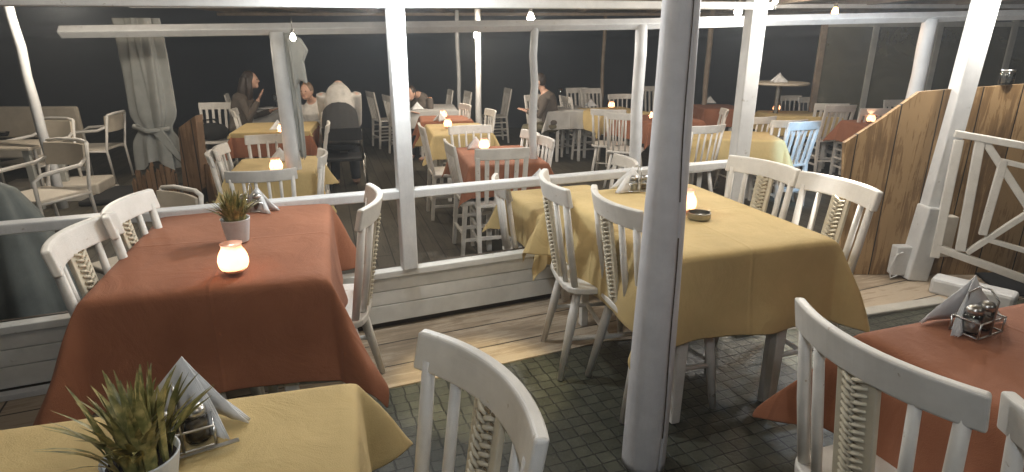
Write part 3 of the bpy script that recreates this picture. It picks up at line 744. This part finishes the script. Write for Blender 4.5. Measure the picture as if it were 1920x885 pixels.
# ---------------------------------------------------------------- right side: partition, gate, boxes
YP = 3.75
poly = [atY(1574,517,YP),atY(1578,420,YP),atY(1584,268,YP),atY(1655,222,YP),atY(1725,172,YP),atY(1800,166,YP),atY(1960,155,YP),atY(1985,530,YP)]
poly[0].z = poly[-1].z = .008
b = MB(); b.slab(poly, (0,1,0), .03); tag(b.build('wooden_partition', M_PLY), 'large brown boarded partition with a sloping top edge on the right', 'partition')
gt = tag(empty('white_gate', (2.73,3.62,0)), 'white gate with crossed diagonal bars at the right edge', 'gate')
def gp(px, py, ang=-28):
    d = Vector((math.cos(R(ang)), math.sin(R(ang)))); n = Vector((-d.y,d.x)); r = ray(px, py); t = n.dot(Vector((2.70,3.64)))/n.dot(Vector((r.x,r.y)))
    return Vector((0,0,H))+r*t - Vector((2.73,3.62,0))
def gbar(name, a, c, w=.045, th=.035):
    b = MB(); b.bar(gp(*a), gp(*c), w, th, up=(.45,.85,0)); b.build(name, M_WHITE, gt, bevel=.004)
gbar('top_rail', (1790,250),(1990,286),.04,.05); gbar('bottom_rail', (1752,462),(1990,548),.045,.045)
gbar('stile', (1798,262),(1752,482),.05,.045); gbar('upright', (1838,262),(1800,470),.05,.04); gbar('upright', (1882,300),(1842,440),.042,.036)
gbar('brace', (1845,262),(1935,400),.04,.033); gbar('brace', (1812,474),(1930,398),.035,.033); gbar('brace', (1870,300),(1990,328),.03,.033); gbar('brace', (1845,447),(1990,490),.03,.033)
gbar('brace', (1925,392),(1990,480),.036,.033)
b = MB(); a = at(1748,530,.05); c = at(1905,568,.05); b.bar(a, c, .14, .11); tag(b.build('concrete_step', M_POST, bevel=.02), 'rough white concrete block at the foot of the gate', 'step')
q = at(1905,535,.01); b = MB(); b.prism([(-.30,-.20),(.5,-.28),(.55,.16),(-.26,.22)], 0, .016); o = b.build('door_mat', M_DARK, bevel=.006); o.location = (q.x+.12,q.y,.008); o.rotation_euler = (0,0,R(-10)); tag(o, 'dark door mat on the deck under the white gate', 'mat')
o = tag(empty('junction_box', at(1694,500,.10)+Vector((0,.05,0))), 'small white electrical box on the floor behind the gate post', 'box')
b = MB(); b.box((0,0,.03),(.10,.07,.20)); b.build('housing', M_POST, o, bevel=.008)
b = MB(); b.tube([(-.03,-.05,-.06),(-.07,-.05,-.08),(-.075,-.03,-.02),(-.05,-.04,.08),(-.02,-.05,.10)], .005, 6); b.build('cable', M_POST, o, smooth=True)
b = MB(); q = atY(1790,400,4.15); b.box((0,0,-.1),(.24,.2,.34)); o = b.build('storage_crate', M_CREAM, bevel=.01); o.location = q; tag(o, 'pale crate standing between the gate and partition', 'crate')
o.location = Vector(atY(1772,420,3.70)); o.scale = (.5,.3,.8)
q = atY(1885,158,YP+.015); o = tag(empty('glass_jar', q), 'clear glass jar standing on top of the brown partition', 'jar')
MB().lathe([(.034,0),(.040,.006),(.040,.062),(.034,.075)], n=20).build('vessel', M_GLASS, o, smooth=True); MB().lathe([(.036,.074),(.036,.086),(0,.088)], n=18).build('lid', M_METAL, o, smooth=True)
# dark screen far right
gs = tag(empty('plastic_screen', (4.6,8.6,FZ)), 'clouded plastic wind screen with pale frames at the right of the terrace', 'screen')
def sc(px, py, Y=8.6): return atY(px, py, Y) - Vector((4.6,8.6,FZ))
xs = [(1548,1538),(1645,1627),(1765,1738),(1905,1862),(2060,2010)]
for i, (xt, xb) in enumerate(xs):
    a, c = sc(xt,38), sc(xb,215); c.x = a.x; b = MB(); b.bar((a.x,0,0),(a.x,0,a.z),.075,.06,up=(0,1,0)); b.build('frame_post', M_RAFTER if i in (0,) else M_CANVAS, gs, bevel=.004)
a, c = sc(1548,46), sc(2060,46); b = MB(); b.bar(a, c, .05,.06); b.build('frame_rail', M_CANVAS, gs)
b = MB(); b.bar((a.x,0,.2),(c.x,0,.2), .05,.06); b.build('frame_rail', M_CANVAS, gs)
for i in range(4):
    x0, x1 = sc(xs[i][0],38).x+.04, sc(xs[i+1][0],38).x-.04
    b = MB(); b.box(((x0+x1)/2, 0, (a.z+.2)/2), (x1-x0, .008, a.z-.26)); b.build('pane', M_PANE, gs)
# bar table in front of the screen
q = at(1462,153,.98); o = tag(empty('bar_table', (q.x,q.y,FZ)), 'tall bar table with a round wooden top by the dark screen', 'table')
MB().lathe([(0,0),(.36,0),(.38,.012),(.38,.030),(.36,.036),(0,.036)], (0,0,1.14), 32).build('top', M_RATTAN, o); MB().lathe([(.22,0),(.22,.02),(.035,.03),(.035,1.14)], n=16).build('pedestal', M_DARKMETAL, o)
o2 = napkin_mesh(.17,.05,3).build('folded_napkins', M_NAPKIN, smooth=True, solid=.0012); o2.location = (q.x-.03,q.y-.05,FZ+1.177); o2.rotation_euler = (0,0,R(5)); tag(o2,'napkins standing on the tall bar table','napkins','folded paper napkins')

# ---------------------------------------------------------------- left side of the terrace
def folded_curtain(name, px0, px1, ytop, ybot, Y, label, tie=None, m=M_CANVAS):
    a, c = atY((px0+px1)/2, ytop, Y), atY((px0+px1)/2, ybot, Y); r = tag(empty(name, (a.x,Y,c.z)), label, 'curtain')
    hh = a.z-c.z; w = (atY(px1,ytop,Y)-atY(px0,ytop,Y)).x/2
    V = []; F = []; n = 96; rows = 30
    for j in range(rows):
        t = j/(rows-1)
        k = .80 + .07*t
        if tie:
            g = math.exp(-((t-tie)/.06)**2); k = k*(1-.30*g) + (.25*max(0, t-tie-.04) if t > tie else 0)
        for i in range(n):
            th = 2*PI*i/n; f = 1+.20*math.sin(7*th+1.5*math.sin(t*3)+t*1.1)+.11*math.sin(12*th+t*3)-.45*math.exp(-((th-4.55-.25*t)/.16)**2)
            V.append(Vector((w*k*f*math.cos(th)+.05*w*math.sin(t*4), w*.55*k*f*math.sin(th), hh*(1-t)+ (.04*math.sin(3*th) if j == rows-1 else 0))))
    for j in range(rows-1):
        for i in range(n): F.append((j*n+i, j*n+(i+1)%n, (j+1)*n+(i+1)%n, (j+1)*n+i))
    F.append(tuple(range(n)))
    b = MB(); b._add(V, F); b.build('drape', m, r, smooth=True)
    return r, w, hh
r, w, hh = folded_curtain('tied_curtain', 211, 297, 34, 308, 5.1, 'long pale canvas curtain gathered and knotted near its foot', tie=.74)
MB().tube([(-w*.75,-w*.35,hh*.28),(0,-w*.62,hh*.25),(w*.7,-w*.3,hh*.26),(w*.5,w*.3,hh*.28),(-w*.5,w*.35,hh*.29),(-w*.75,-w*.35,hh*.28)], .022, 7).build('tie', M_CANVAS, r, smooth=True)
b = MB(); b.slab([(w*.0,-w*.56,hh*.26),(w*.5,-w*.5,hh*.28),(w*1.5,-w*.4,-.02),(w*1.05,-w*.4,.04)], (0,1,0), .02); b.build('tail', M_CANVAS, r, bevel=.008)
r, w, hh = folded_curtain('rolled_blind', 531, 550, 62, 290, 4.62, 'pale canvas blind rolled against the crooked post', m=M_CANVAS)
b = MB(); b.slab([(0,-.06,hh-.02),(.09,-.05,hh-.03),(.14,-.05,hh-.12),(.10,-.05,hh-.20),(.11,-.05,hh-.36),(.06,-.05,hh-.33),(.02,-.06,hh-.40)], (0,1,0), .05); b.build('loose_flap', M_CANVAS, r, bevel=.015)
# tarpaulin heap at the very left
V = []; F = []; n = 56; prof = [(.04,1.02),(.10,.98),(.17,.85),(.22,.68),(.27,.5),(.31,.3),(.34,.12),(.36,0)]
c = atY(5,420,2.95)
b = MB(); b.lathe([(r_, z) for r_, z in prof], n=n, fn=lambda a, t: 1+.20*t*math.sin(7*a+t)+.09*t*math.sin(13*a+2)); o = b.build('covered_umbrella', M_TARP, smooth=True); o.location = (c.x,2.95,FZ); o.scale = (.92,.92,1.0); tag(o, 'closed umbrella under a dark green tarpaulin cover at the left edge', 'umbrella')
# picket tops and timber panel
r = tag(empty('picket_panel', (at(288,345,FZ).x,6.5,FZ)), 'short pointed brown picket panel below the tied curtain', 'fence'); p0 = atY(246,340,6.5); p1 = atY(332,340,6.5)
hts = [.26,.38,.30,.36,.44,.37,.45,.52,.36]
for i, h_ in enumerate(hts):
    x = (p0.x+(p1.x-p0.x)*(i+.5)/len(hts)) - r.location.x; b = MB(); wd = (p1.x-p0.x)/len(hts)*.9
    b.slab([(x-wd/2,0,0),(x+wd/2,0,0),(x+wd/2,0,h_-.06),(x,0,h_),(x-wd/2,0,h_-.05)], (0,1,0), .025); b.build('picket', M_RUSTIC, r)
r = tag(empty('timber_panel', (atY(352,340,5.0).x,5.0,FZ)), 'brown upright timber panel with a slanting top beside the waiter chair', 'panel'); q = [atY(334,352,5.0),atY(334,240,5.0),atY(366,217,5.0),atY(372,352,5.0)]
q[0].z = q[3].z = FZ
b = MB(); b.slab([x-r.location for x in q], (0,1,0), .12); b.build('board', M_RUSTIC, r)
b = MB(); b.box((.14,.1,.35),(.06,.06,.7)); b.build('upright', M_RUSTIC, r)
# armchairs, sofa and coffee tables
def armchair():
    r = empty('white_armchair')
    b = MB(); b.box((0,0,.42),(.50,.48,.035)); b.build('seat', M_CREAM, r, bevel=.012)
    for sx in (-1,1):
        b = MB(); b.tube([(sx*.27,.24,0),(sx*.26,.23,.60),(sx*.26,.15,.64),(sx*.26,-.20,.66),(sx*.22,-.29,.70)], [.016,.016,.018,.018,.016], 8); b.build('arm', M_WHITE, r, smooth=True)
        b = MB(); b.tube([(sx*.24,-.28,0),(sx*.24,-.25,.42),(sx*.23,-.33,.84)], .016, 8); b.build('rear_leg', M_WHITE, r, smooth=True)
        b = MB(); b.tube([(sx*.25,.22,.40),(sx*.25,-.25,.40)], .014, 8); b.build('side_rail', M_WHITE, r, smooth=True)
    b = MB(); b.tube([(-.25,.22,.40),(.25,.22,.40)], .014, 8); b.build('front_rail', M_WHITE, r, smooth=True)
    rail_mesh(.46,.04,.73,.20,.02,-.285, n=12).build('back_panel', M_RATTAN, r, bevel=.004)
    b = MB(); b.tube([(-.23,-.33,.84),(-.12,-.36,.855),(.12,-.36,.855),(.23,-.33,.84)], .016, 8); b.build('back_rail', M_WHITE, r, smooth=True)
    return r
q = atY(183,300,7.6); instance('arm', armchair, (q.x,7.6,FZ), R(98), 'white armchair with a cream seat left of the knotted curtain', 'armchair', 'white terrace armchairs')
q = atY(72,300,6.7); instance('arm', armchair, (q.x,6.7,FZ), R(168), 'white armchair with a slatted back before the rattan sofa', 'armchair', 'white terrace armchairs')
q = atY(72,340,5.1); instance('arm', armchair, (q.x,5.1,FZ), R(165), 'nearest white armchair behind the handrail at the left', 'armchair', 'white terrace armchairs')
q = atY(325,360,3.9); instance('arm', armchair, (q.x-.22,3.80,FZ-.14), R(150), 'white armchair top just above the handrail left of the terrace tables', 'armchair', 'white terrace armchairs')
q = atY(5,290,7.8); r = tag(empty('rattan_sofa', (q.x,7.9,FZ)), 'pale rattan sofa with a long curved back at the far left', 'sofa')
b = MB(); b.box((0,0,.34),(1.5,.62,.14)); b.build('seat_cushion', M_CREAM, r, bevel=.03); rail_mesh(1.6,.05,.66,.42,.08,.36, n=14).build('backrest', M_RATTAN, r, bevel=.03)
for sx in (-1,1):
    b = MB(); b.box((sx*.79,.02,.44),(.08,.66,.22)); b.build('armrest', M_RATTAN, r, bevel=.02)
    for y in (-.28,.28): b = MB(); b.box((sx*.75,y,.14),(.05,.05,.28)); b.build('leg', M_WHITE, r)
p0, p1 = at(62,352,FZ+.16), at(150,345,FZ+.16)
q = at(105,342,FZ+.17); r = tag(empty('pallet_seat', (q.x,q.y,FZ), R(14)), 'low cream box seat standing on the terrace boards at the left', 'seat')
for x in (-.26,.26): b = MB(); b.box((x,0,.12),(.50,.52,.13)); b.build('cushion', M_CREAM, r, bevel=.02)
b = MB(); b.box((0,0,.03),(1.06,.56,.05)); b.build('base', M_FARWHITE, r)
q = at(10,270,FZ+.66); r = tag(empty('coffee_table', (q.x,q.y,FZ), R(8)), 'wooden topped table with grey legs at the left edge', 'table')
b = MB(); b.box((0,0,.645),(.80,.62,.03)); b.build('top', M_RATTAN, r, bevel=.004)
for sx in (-1,1):
    for sy in (-1,1): b = MB(); b.bar((sx*.34,sy*.25,.63),(sx*.36,sy*.27,0),.06,.06,up=(0,1,0)); b.build('leg', M_CANVAS, r)
q = at(8,256,FZ+.66); o = tag(empty('ashtray', (q.x,q.y,FZ+.662)), 'small glass bowl on the wooden table at the left edge', 'bowl'); MB().lathe([(.0,.003),(.04,.003),(.06,.05),(.056,.05),(.036,.010),(0,.010)], n=18).build('bowl', M_GLASS, o, smooth=True)
o.name = 'glass_bowl'
# dark rug of boards and branches under the handrail at left
q = at(285,368,FZ); b = MB(); b.prism([(-.62,-.35),(.55,-.28),(.62,.36),(-.5,.40)], 0, .06); o = b.build('floor_mat', M_DARK, bevel=.02); o.location = (q.x,q.y,FZ+.005); o.rotation_euler = (0,0,R(15)); tag(o, 'dark brown mat folded on the terrace boards behind the handrail', 'mat')
# black bag on a white side chair
chair('s', 404, 194, -80, FZ, 'white side chair carrying a black bag, left of the seated woman')
bc = at(404,194,FZ+.912); q = Vector((bc.x+.04, bc.y-.30, 0)); r = tag(empty('shoulder_bag', (q.x,q.y+.02,FZ+.467)), 'black bag slumped on the seat of the white side chair', 'bag')
b = MB(); b.ball((0,0,.11),(.21,.15,.115),16,10); o = b.build('pouch', M_DARK, r, smooth=True)
b = MB(); b.tube([(-.15,0,.14),(-.08,-.02,.26),(.06,-.02,.27),(.15,0,.15)], .012, 7); b.build('strap', M_DARK, r, smooth=True)
# ---------------------------------------------------------------- people
def solidify(mb, name, m, parent, vox, sm=6):
    bmesh.ops.recalc_face_normals(mb.bm, faces=mb.bm.faces[:])
    me = bpy.data.meshes.new(name); mb.bm.to_mesh(me); mb.bm.free(); t = bpy.data.objects.new(name+'_tmp', me); COL.objects.link(t)
    md = t.modifiers.new('R', 'REMESH'); md.mode = 'VOXEL'; md.voxel_size = vox
    md2 = t.modifiers.new('S', 'SMOOTH'); md2.iterations = sm; md2.factor = .5
    dg = bpy.context.evaluated_depsgraph_get(); dg.update(); me2 = bpy.data.meshes.new_from_object(t.evaluated_get(dg))
    bpy.data.objects.remove(t); o = bpy.data.objects.new(name, me2); COL.objects.link(o); me2.materials.clear(); me2.materials.append(m)
    for p in me2.polygons: p.use_smooth = True
    o.parent = parent; return o
def hand(b, w, d, up, open_=True, sc=1.0, side=1):
    """palm and five fingers; w wrist, d pointing direction, up = back-of-hand normal"""
    d = Vector(d).normalized(); up = Vector(up).normalized(); sd = d.cross(up).normalized(); w = Vector(w)
    for k in range(4):
        o = (k-1.5)*.019*sc; b.tube([w+sd*o*.5, w+d*.045*sc+sd*o*.9, w+d*.085*sc+sd*o], [.014*sc,.0125*sc,.0115*sc], 8)
    for k, ln in enumerate((.062,.074,.078,.066)):
        o = (k-1.5)*.019*sc*side; s_ = (k-1.5)*.22*side if open_ else 0
        a = w+d*.082*sc+sd*o; cu = -.02 if open_ else -.55
        m1 = a+(d+sd*s_+up*cu*.4).normalized()*ln*.5*sc; m2 = m1+(d+sd*s_*1.2+up*cu).normalized()*ln*.5*sc
        b.tube([a, m1, m2], [.0095*sc,.009*sc,.0075*sc], 8)
    a = w+d*.025*sc-sd*.022*sc*side; m1 = a+(d*.6-sd*.8*side).normalized()*.035*sc; m2 = m1+(d*.9-sd*.4*side).normalized()*.032*sc
    b.tube([a, m1, m2], [.012*sc,.0105*sc,.0085*sc], 8)
def person(loc, rz, label, top, legs, hair, lean=.12, long_hair=False, armL=None, armR=None, sc=1.0, head_drop=0.0, seat=.46):
    """seated figure facing local +Y"""
    r = tag(empty('person', loc, rz), label, 'person'); r.scale = (sc,sc,sc)
    hip = Vector((0,0,seat+.09)); ch = hip+Vector((0,lean*1.0,.36)); nk = hip+Vector((0,lean*1.35,.53)); hd = nk+Vector((0,.035+lean*.5+head_drop*.6,.135-head_drop))
    if armL is None: armL = [(-.20,lean*1.3,.0),(-.25,lean+.12,.0),(-.14,.38,.0)]
    sh = [ch+Vector((s*.175,0,.08)) for s in (-1,1)]
    arms = []
    for s, spec in ((0, armL), (1, armR)):
        e, w = spec; arms.append((sh[s], Vector(e), Vector(w)))
    kn = [Vector((s*.10,.42,seat+.05)) for s in (-1,1)]; an = [Vector((s*.11,.40,.07)) for s in (-1,1)]
    b = MB()
    b.ball(hip+Vector((0,0,.02)), (.165,.12,.11), 14, 10); b.tube([hip, hip.lerp(ch,.5), ch, ch+Vector((0,.0,.10)), nk], [.13,.125,.145,.11,.05], 14)
    b.tube([nk-Vector((0,0,.03)), hd], [.05,.048], 10)
    b.ball(hd, (.074,.092,.112), 16, 12); b.ball(hd+Vector((0,.095,-.012)), (.013,.018,.018), 8, 6); b.ball(hd+Vector((0,.055,-.07)), (.045,.035,.035), 10, 8)
    for s in (-1,1):
        b.ball(hd+Vector((s*.075,-.005,-.005)), (.012,.022,.032), 8, 6)
        b.tube([hip+Vector((s*.085,.02,0)), kn[(s+1)//2], an[(s+1)//2]], [.082,.058,.040], 10)
        b.tube([an[(s+1)//2], an[(s+1)//2]+Vector((0,.05,-.035)), an[(s+1)//2]+Vector((0,.17,-.045))], [.042,.040,.028], 8)
    for i, (a, e, w) in enumerate(arms):
        b.tube([a-Vector((0,0,0)), a.lerp(e,.5), e, e.lerp(w,.5), w], [.050,.044,.037,.034,.025], 10); d = (w-e)
        hand(b, w, d, Vector((0,0,1)) if abs(d.normalized().z) < .6 else Vector((0,1,0)), open_=True, side=1 if i else -1)
    body = solidify(b, 'body', M_SKIN, r, .009, 3)
    g = MB(); g.ball(hip+Vector((0,0,.06)), (.17,.13,.10), 14, 10); g.tube([hip, hip.lerp(ch,.5), ch, ch+Vector((0,0,.10)), nk-Vector((0,0,.02))], [.145,.142,.160,.125,.062], 14)
    for a, e, w in arms: g.tube([a, a.lerp(e,.5), e, e.lerp(w,.5), e.lerp(w,.93)], [.062,.057,.049,.045,.036], 10)
    solidify(g, 'jumper', top, r, .012, 4)
    g = MB(); g.ball(hip+Vector((0,.0,.0)), (.178,.135,.10), 14, 10)
    for s in (-1,1): g.tube([hip+Vector((s*.085,.02,0)), kn[(s+1)//2], an[(s+1)//2]], [.093,.070,.052], 10)
    solidify(g, 'trousers', legs, r, .012, 4)
    g = MB(); g.ball(hd+Vector((0,-.022,.022)), (.086,.092,.108), 16, 12)
    if long_hair:
        g.tube([hd+Vector((0,-.05,.02)), hd+Vector((0,-.095,-.12)), hd+Vector((0,-.115,-.27)), hd+Vector((0,-.10,-.42))], [.08,.085,.08,.045], 12)
        for s in (-1,1): g.tube([hd+Vector((s*.065,-.02,.04)), hd+Vector((s*.085,-.02,-.10)), hd+Vector((s*.09,-.04,-.25))], [.035,.042,.03], 10)
    solidify(g, 'hair', hair, r, .010, 3)
    for s in (-1,1):
        MB().ball(hd+Vector((s*.030,.083,.012)), (.010,.007,.006), 8, 6).build('eye', M_DARK, r, smooth=True)
    MB().ball(hd+Vector((0,.090,-.050)), (.022,.006,.006), 8, 6).build('mouth', simple('lips', (.35,.12,.10), .5) if 'lips' not in MATS else MATS['lips'], r, smooth=True)
    return r
q = atY(446,225,8.05)
person((q.x,8.05,FZ), R(-72), 'long haired woman in a dark jumper gesturing with a raised hand at the grey table', M_JUMPER, M_JEANS, M_HAIRD, .10, True,
       armL=[(-.27,.20,.72),(-.16,.42,.80)], armR=[(.25,.16,.74),(.20,.30,.98)])
chair('s', 424, 178, 18, FZ, 'white chair the long haired woman sits on')
q = atY(597,200,8.0)
person((q.x,8.0,FZ), R(172), 'fair haired child in a white shirt looking down at the grey table', M_SHIRT, M_JEANS, M_HAIRL, .14, False, armL=[(-.22,.22,.74),(-.10,.42,.78)], armR=[(.22,.22,.74),(.10,.42,.78)], sc=.93, head_drop=.03)
q = atY(648,230,6.9)
man = person((q.x-.05,6.85,FZ), R(14), 'man in a pale grey top seen from behind bending forward right of the diners', M_GREYTOP, M_JEANS, M_HAIRL, .40, False, armL=[(-.17,.52,.66),(-.08,.70,.74)], armR=[(.17,.52,.66),(.08,.70,.74)], head_drop=.44, sc=1.12)
g = MB(); g.tube([(0,-.01,.50),(0,.02,.60),(0,.16,.74),(0,.235,.80)], [.19,.185,.185,.178], 16); solidify(g, 'jacket', M_DARK, man, .012, 5)
q = atY(1014,190,8.6)
person((q.x+.19,8.85,FZ), R(85), 'person in olive trousers seated behind the thin crooked post', M_JUMPER, M_OLIVE, M_HAIRD, .10, False, armL=[(-.22,.20,.72),(-.10,.40,.78)], armR=[(.22,.20,.72),(.10,.40,.78)], sc=.95)
q = atY(806,190,9.6)
person((q.x,9.35,FZ), R(160), 'dark haired person stooping in dim light behind the farthest grey table', M_JUMPER, M_JEANS, M_HAIRD, .26, False, armL=[(-.24,.36,.72),(-.12,.54,.78)], armR=[(.24,.36,.72),(.12,.54,.78)], head_drop=.12, sc=.9)
q = atY(650,235,6.9); r = tag(empty('dark_chair', (q.x-.02,6.82,FZ), R(12)), 'dark metal chair under the bending man', 'chair')
MB().box((0,0,.44),(.42,.42,.03)).build('seat', M_DARK, r, bevel=.006)
for sx in (-1,1):
    MB().tube([(sx*.2,.2,.44),(sx*.22,.22,0)], .013, 7).build('leg', M_DARKMETAL, r, smooth=True); MB().tube([(sx*.2,-.2,.44),(sx*.22,-.26,0)], .013, 7).build('leg', M_DARKMETAL, r, smooth=True)
    MB().tube([(sx*.2,-.2,.44),(sx*.2,-.27,.80)], .013, 7).build('back_post', M_DARKMETAL, r, smooth=True)
rail_mesh(.42,.03,.74,.14,.02,-.262, n=8).build('backrest', M_DARK, r, bevel=.005)
# dishes and glasses at the diners' table
for px, py, lab in ((497,205,'white dinner plate nearest the woman on the grey table'),(560,203,'white dinner plate by the child on the grey table')):
    q = at(px, py, FZ+.757); o = MB().lathe([(0,.004),(.06,.004),(.11,.016),(.112,.020),(.06,.009),(0,.008)], n=24).build('dinner_plate', M_SALT, smooth=True); o.location = (q.x,q.y,FZ+.759); tag(o, lab, 'plate', 'plates on the grey table')
for px, py, lab in ((517,200,'tall wine glass on the diners grey table'),(1050,187,'wine glass on the far white table by the sea edge')):
    q = at(px, py, FZ+.757); o = MB().lathe([(.034,0),(.034,.003),(.004,.008),(.004,.075),(.03,.10),(.038,.14),(.033,.185)], n=18).build('wine_glass', M_GLASS, smooth=True, solid=.0015); o.location = (q.x,q.y,FZ+.760); tag(o, lab, 'glass', 'wine glasses')

# ---------------------------------------------------------------- lamps
def lamp(loc, power, color, label, size=.045, warm=False, cord=True, spot=None):
    r = tag(empty('hanging_lamp', loc), label, 'lamp', 'bare bulb lamps')
    MB().lathe([(0,-.05),(.018,-.044),(.030,-.022),(.028,0),(.016,.025),(.014,.035)], n=14).build('bulb', M_BULBW if warm else M_BULB, r, smooth=True)
    b = MB(); b.lathe([(.017,.030),(.018,.060),(.010,.072),(.003,.08)], n=12)
    if cord: b.tube([(0,0,.07),(0,0,.22)], .003, 6)
    b.build('fitting', M_DARKMETAL, r, smooth=True)
    l = bpy.data.lights.new('bulb_light', 'SPOT' if spot else 'POINT'); l.energy = power; l.color = color; l.shadow_soft_size = size
    if spot:
        l.spot_size = R(spot[1]); l.spot_blend = .5
    lo = bpy.data.objects.new('bulb_light', l); COL.objects.link(lo); lo.parent = r; lo.location = (0,0,-.075)
    if spot: lo.rotation_euler = (Vector(spot[0])-Vector(loc)).to_track_quat('-Z', 'Y').to_euler()
    return r
WW = (1,.89,.74); NW = (1,.96,.90); CW = (.62,.80,1)
lamp((-.52,2.76,1.735), 32, (.90,.96,1), 'bright bulb at the head of the square lit post')
lamp((1.84,3.62,1.87), 36, NW, 'bulb above the right side of the thick square post')
lamp((2.98,3.50,1.90), 34, NW, 'bulb above the gate at the right')
lamp((-1.35,1.5,2.02), 3.5, WW, 'unseen fill bulb added over the left orange table')  # out-of-frame lamp added as soft fill for the left table
lamp((-.15,2.15,2.06), 2.5, WW, 'unseen fill bulb added between the orange and yellow tables')  # added out of view to brighten the low wall and deck
lamp((.55,.55,2.04), 2, WW, 'unseen fill bulb added over the foreground aisle')  # invented soft fill above the frame for the foreground
lamp((1.02,2.55,2.03), 10, WW, 'bulb hanging over the large yellow table')
lamp((.05,-.25,2.06), 19, (.78,.88,1), 'bulb hanging behind the photographer at left')
lamp((2.2,.2,2.04), 2.5, (.9,.96,1), 'unseen fill bulb added behind the photographer at right')  # extra unseen fill from the right, not a known lamp
q = atY(892,64,8.3); lamp(tuple(q), 55, WW, 'bare bulb hanging by the pale post over the terrace', warm=False)
q = atY(995,35,5.6); lamp((q.x,q.y,q.z+.02), 34, NW, 'bulb under the roof above the thin crooked post')
q = atY(1384,24,5.0); lamp((q.x,q.y,q.z+.02), 26, NW, 'bulb left of the thick square post under the roof')
q = atY(1566,20,6.0); lamp(tuple(q), 8, (1,.55,.25), 'amber bulb glowing under the roof on the right', warm=True)
q = atY(549,68,4.2); lamp(tuple(q), .2, NW, 'small bulb shining in front of the crooked post').scale = (.6,.6,.6)
lamp((2.75,4.55,1.93), 22, CW, 'cool bluish bulb over the terrace near the partition')
lamp((2.62,4.4,1.93), 300, (.30,.62,1), 'cool spot bulb at the roof edge aimed at the slatted chair', spot=(tuple(at(1512,268,.52)), 19))
lamp((-.1,2.0,2.06), 160, (1,.84,.5), 'warm spot bulb aimed at the edge of the paving', spot=((-.15,2.42,0), 26))
lamp((1.75,2.35,2.05), 300, (1,.95,.88), 'white spot bulb aimed behind the yellow table', spot=((1.42,2.8,0), 20))
lamp((-2.7,3.7,1.90), 18, WW, 'unseen fill bulb added over the left of the terrace')  # added fill, hidden above the frame, for the left terrace
lamp((-4.2,6.0,1.945), 65, WW, 'unseen fill bulb added over the terrace seats at the far left')  # added out of sight to lift the lounge seats
lamp((-1.5,6.5,1.945), 36, WW, 'unseen fill bulb added over the diners')  # hidden fill added to light the seated people
lamp((3.0,7.3,1.955), 28, WW, 'unseen fill bulb added over the tables by the dark screen')  # hidden fill added to brighten the back right tables

# ---------------------------------------------------------------- world: night sky
w = bpy.data.worlds.new('World'); S.world = w; w.use_nodes = True; nt = w.node_tree; nt.nodes.clear()
sk = nt.nodes.new('ShaderNodeTexSky'); sk.sky_type = 'NISHITA'; sk.sun_disc = False; sk.sun_elevation = R(-4); sk.sun_rotation = R(200)
bg = nt.nodes.new('ShaderNodeBackground'); bg.inputs['Strength'].default_value = .05
bg2 = nt.nodes.new('ShaderNodeBackground'); bg2.inputs['Color'].default_value = (.0105,.0110,.0120,1); bg2.inputs['Strength'].default_value = 1
ad = nt.nodes.new('ShaderNodeAddShader'); wo = nt.nodes.new('ShaderNodeOutputWorld')
nt.links.new(sk.outputs[0], bg.inputs[0]); nt.links.new(bg.outputs[0], ad.inputs[0]); nt.links.new(bg2.outputs[0], ad.inputs[1]); nt.links.new(ad.outputs[0], wo.inputs[0])

# ---------------------------------------------------------------- added haze box: imitates the lens glow around the bulbs
def hz(nt, p, out):
    nt.nodes.remove(p); v = N(nt, 'ShaderNodeVolumePrincipled'); v.inputs['Color'].default_value = (.85,.90,.95,1); v.inputs['Density'].default_value = HAZE; v.inputs['Anisotropy'].default_value = .35
    L(nt, v.outputs[0], out.inputs['Volume'])
HAZE = .0085
M_HAZE = mat('added_lens_veil', hz)
b = MB(); b.box((0,740,-.6), (2000,1700,7.2)); tag(b.build('haze', M_HAZE), kind='stuff')
# ---------------------------------------------------------------- camera
cam = bpy.data.cameras.new('Camera'); co = bpy.data.objects.new('Camera', cam); COL.objects.link(co)
cam.sensor_width = 36; cam.lens = 36*FOC/1920; cam.clip_start = .05; cam.clip_end = 4000
co.location = (0,0,H); co.rotation_euler = (PI/2-TH, 0, 0); S.camera = co
S.view_settings.view_transform = 'Standard'; S.view_settings.look = 'None'; S.view_settings.exposure = 0.30; S.view_settings.gamma = 1; S.view_settings.use_curve_mapping = False
S.render.engine = 'CYCLES'; S.cycles.use_denoising = True; S.cycles.max_bounces = 6; S.cycles.diffuse_bounces = 3; S.cycles.glossy_bounces = 3; S.cycles.transmission_bounces = 6
S.cycles.sample_clamp_indirect = 4; S.cycles.caustics_reflective = False; S.cycles.caustics_refractive = False
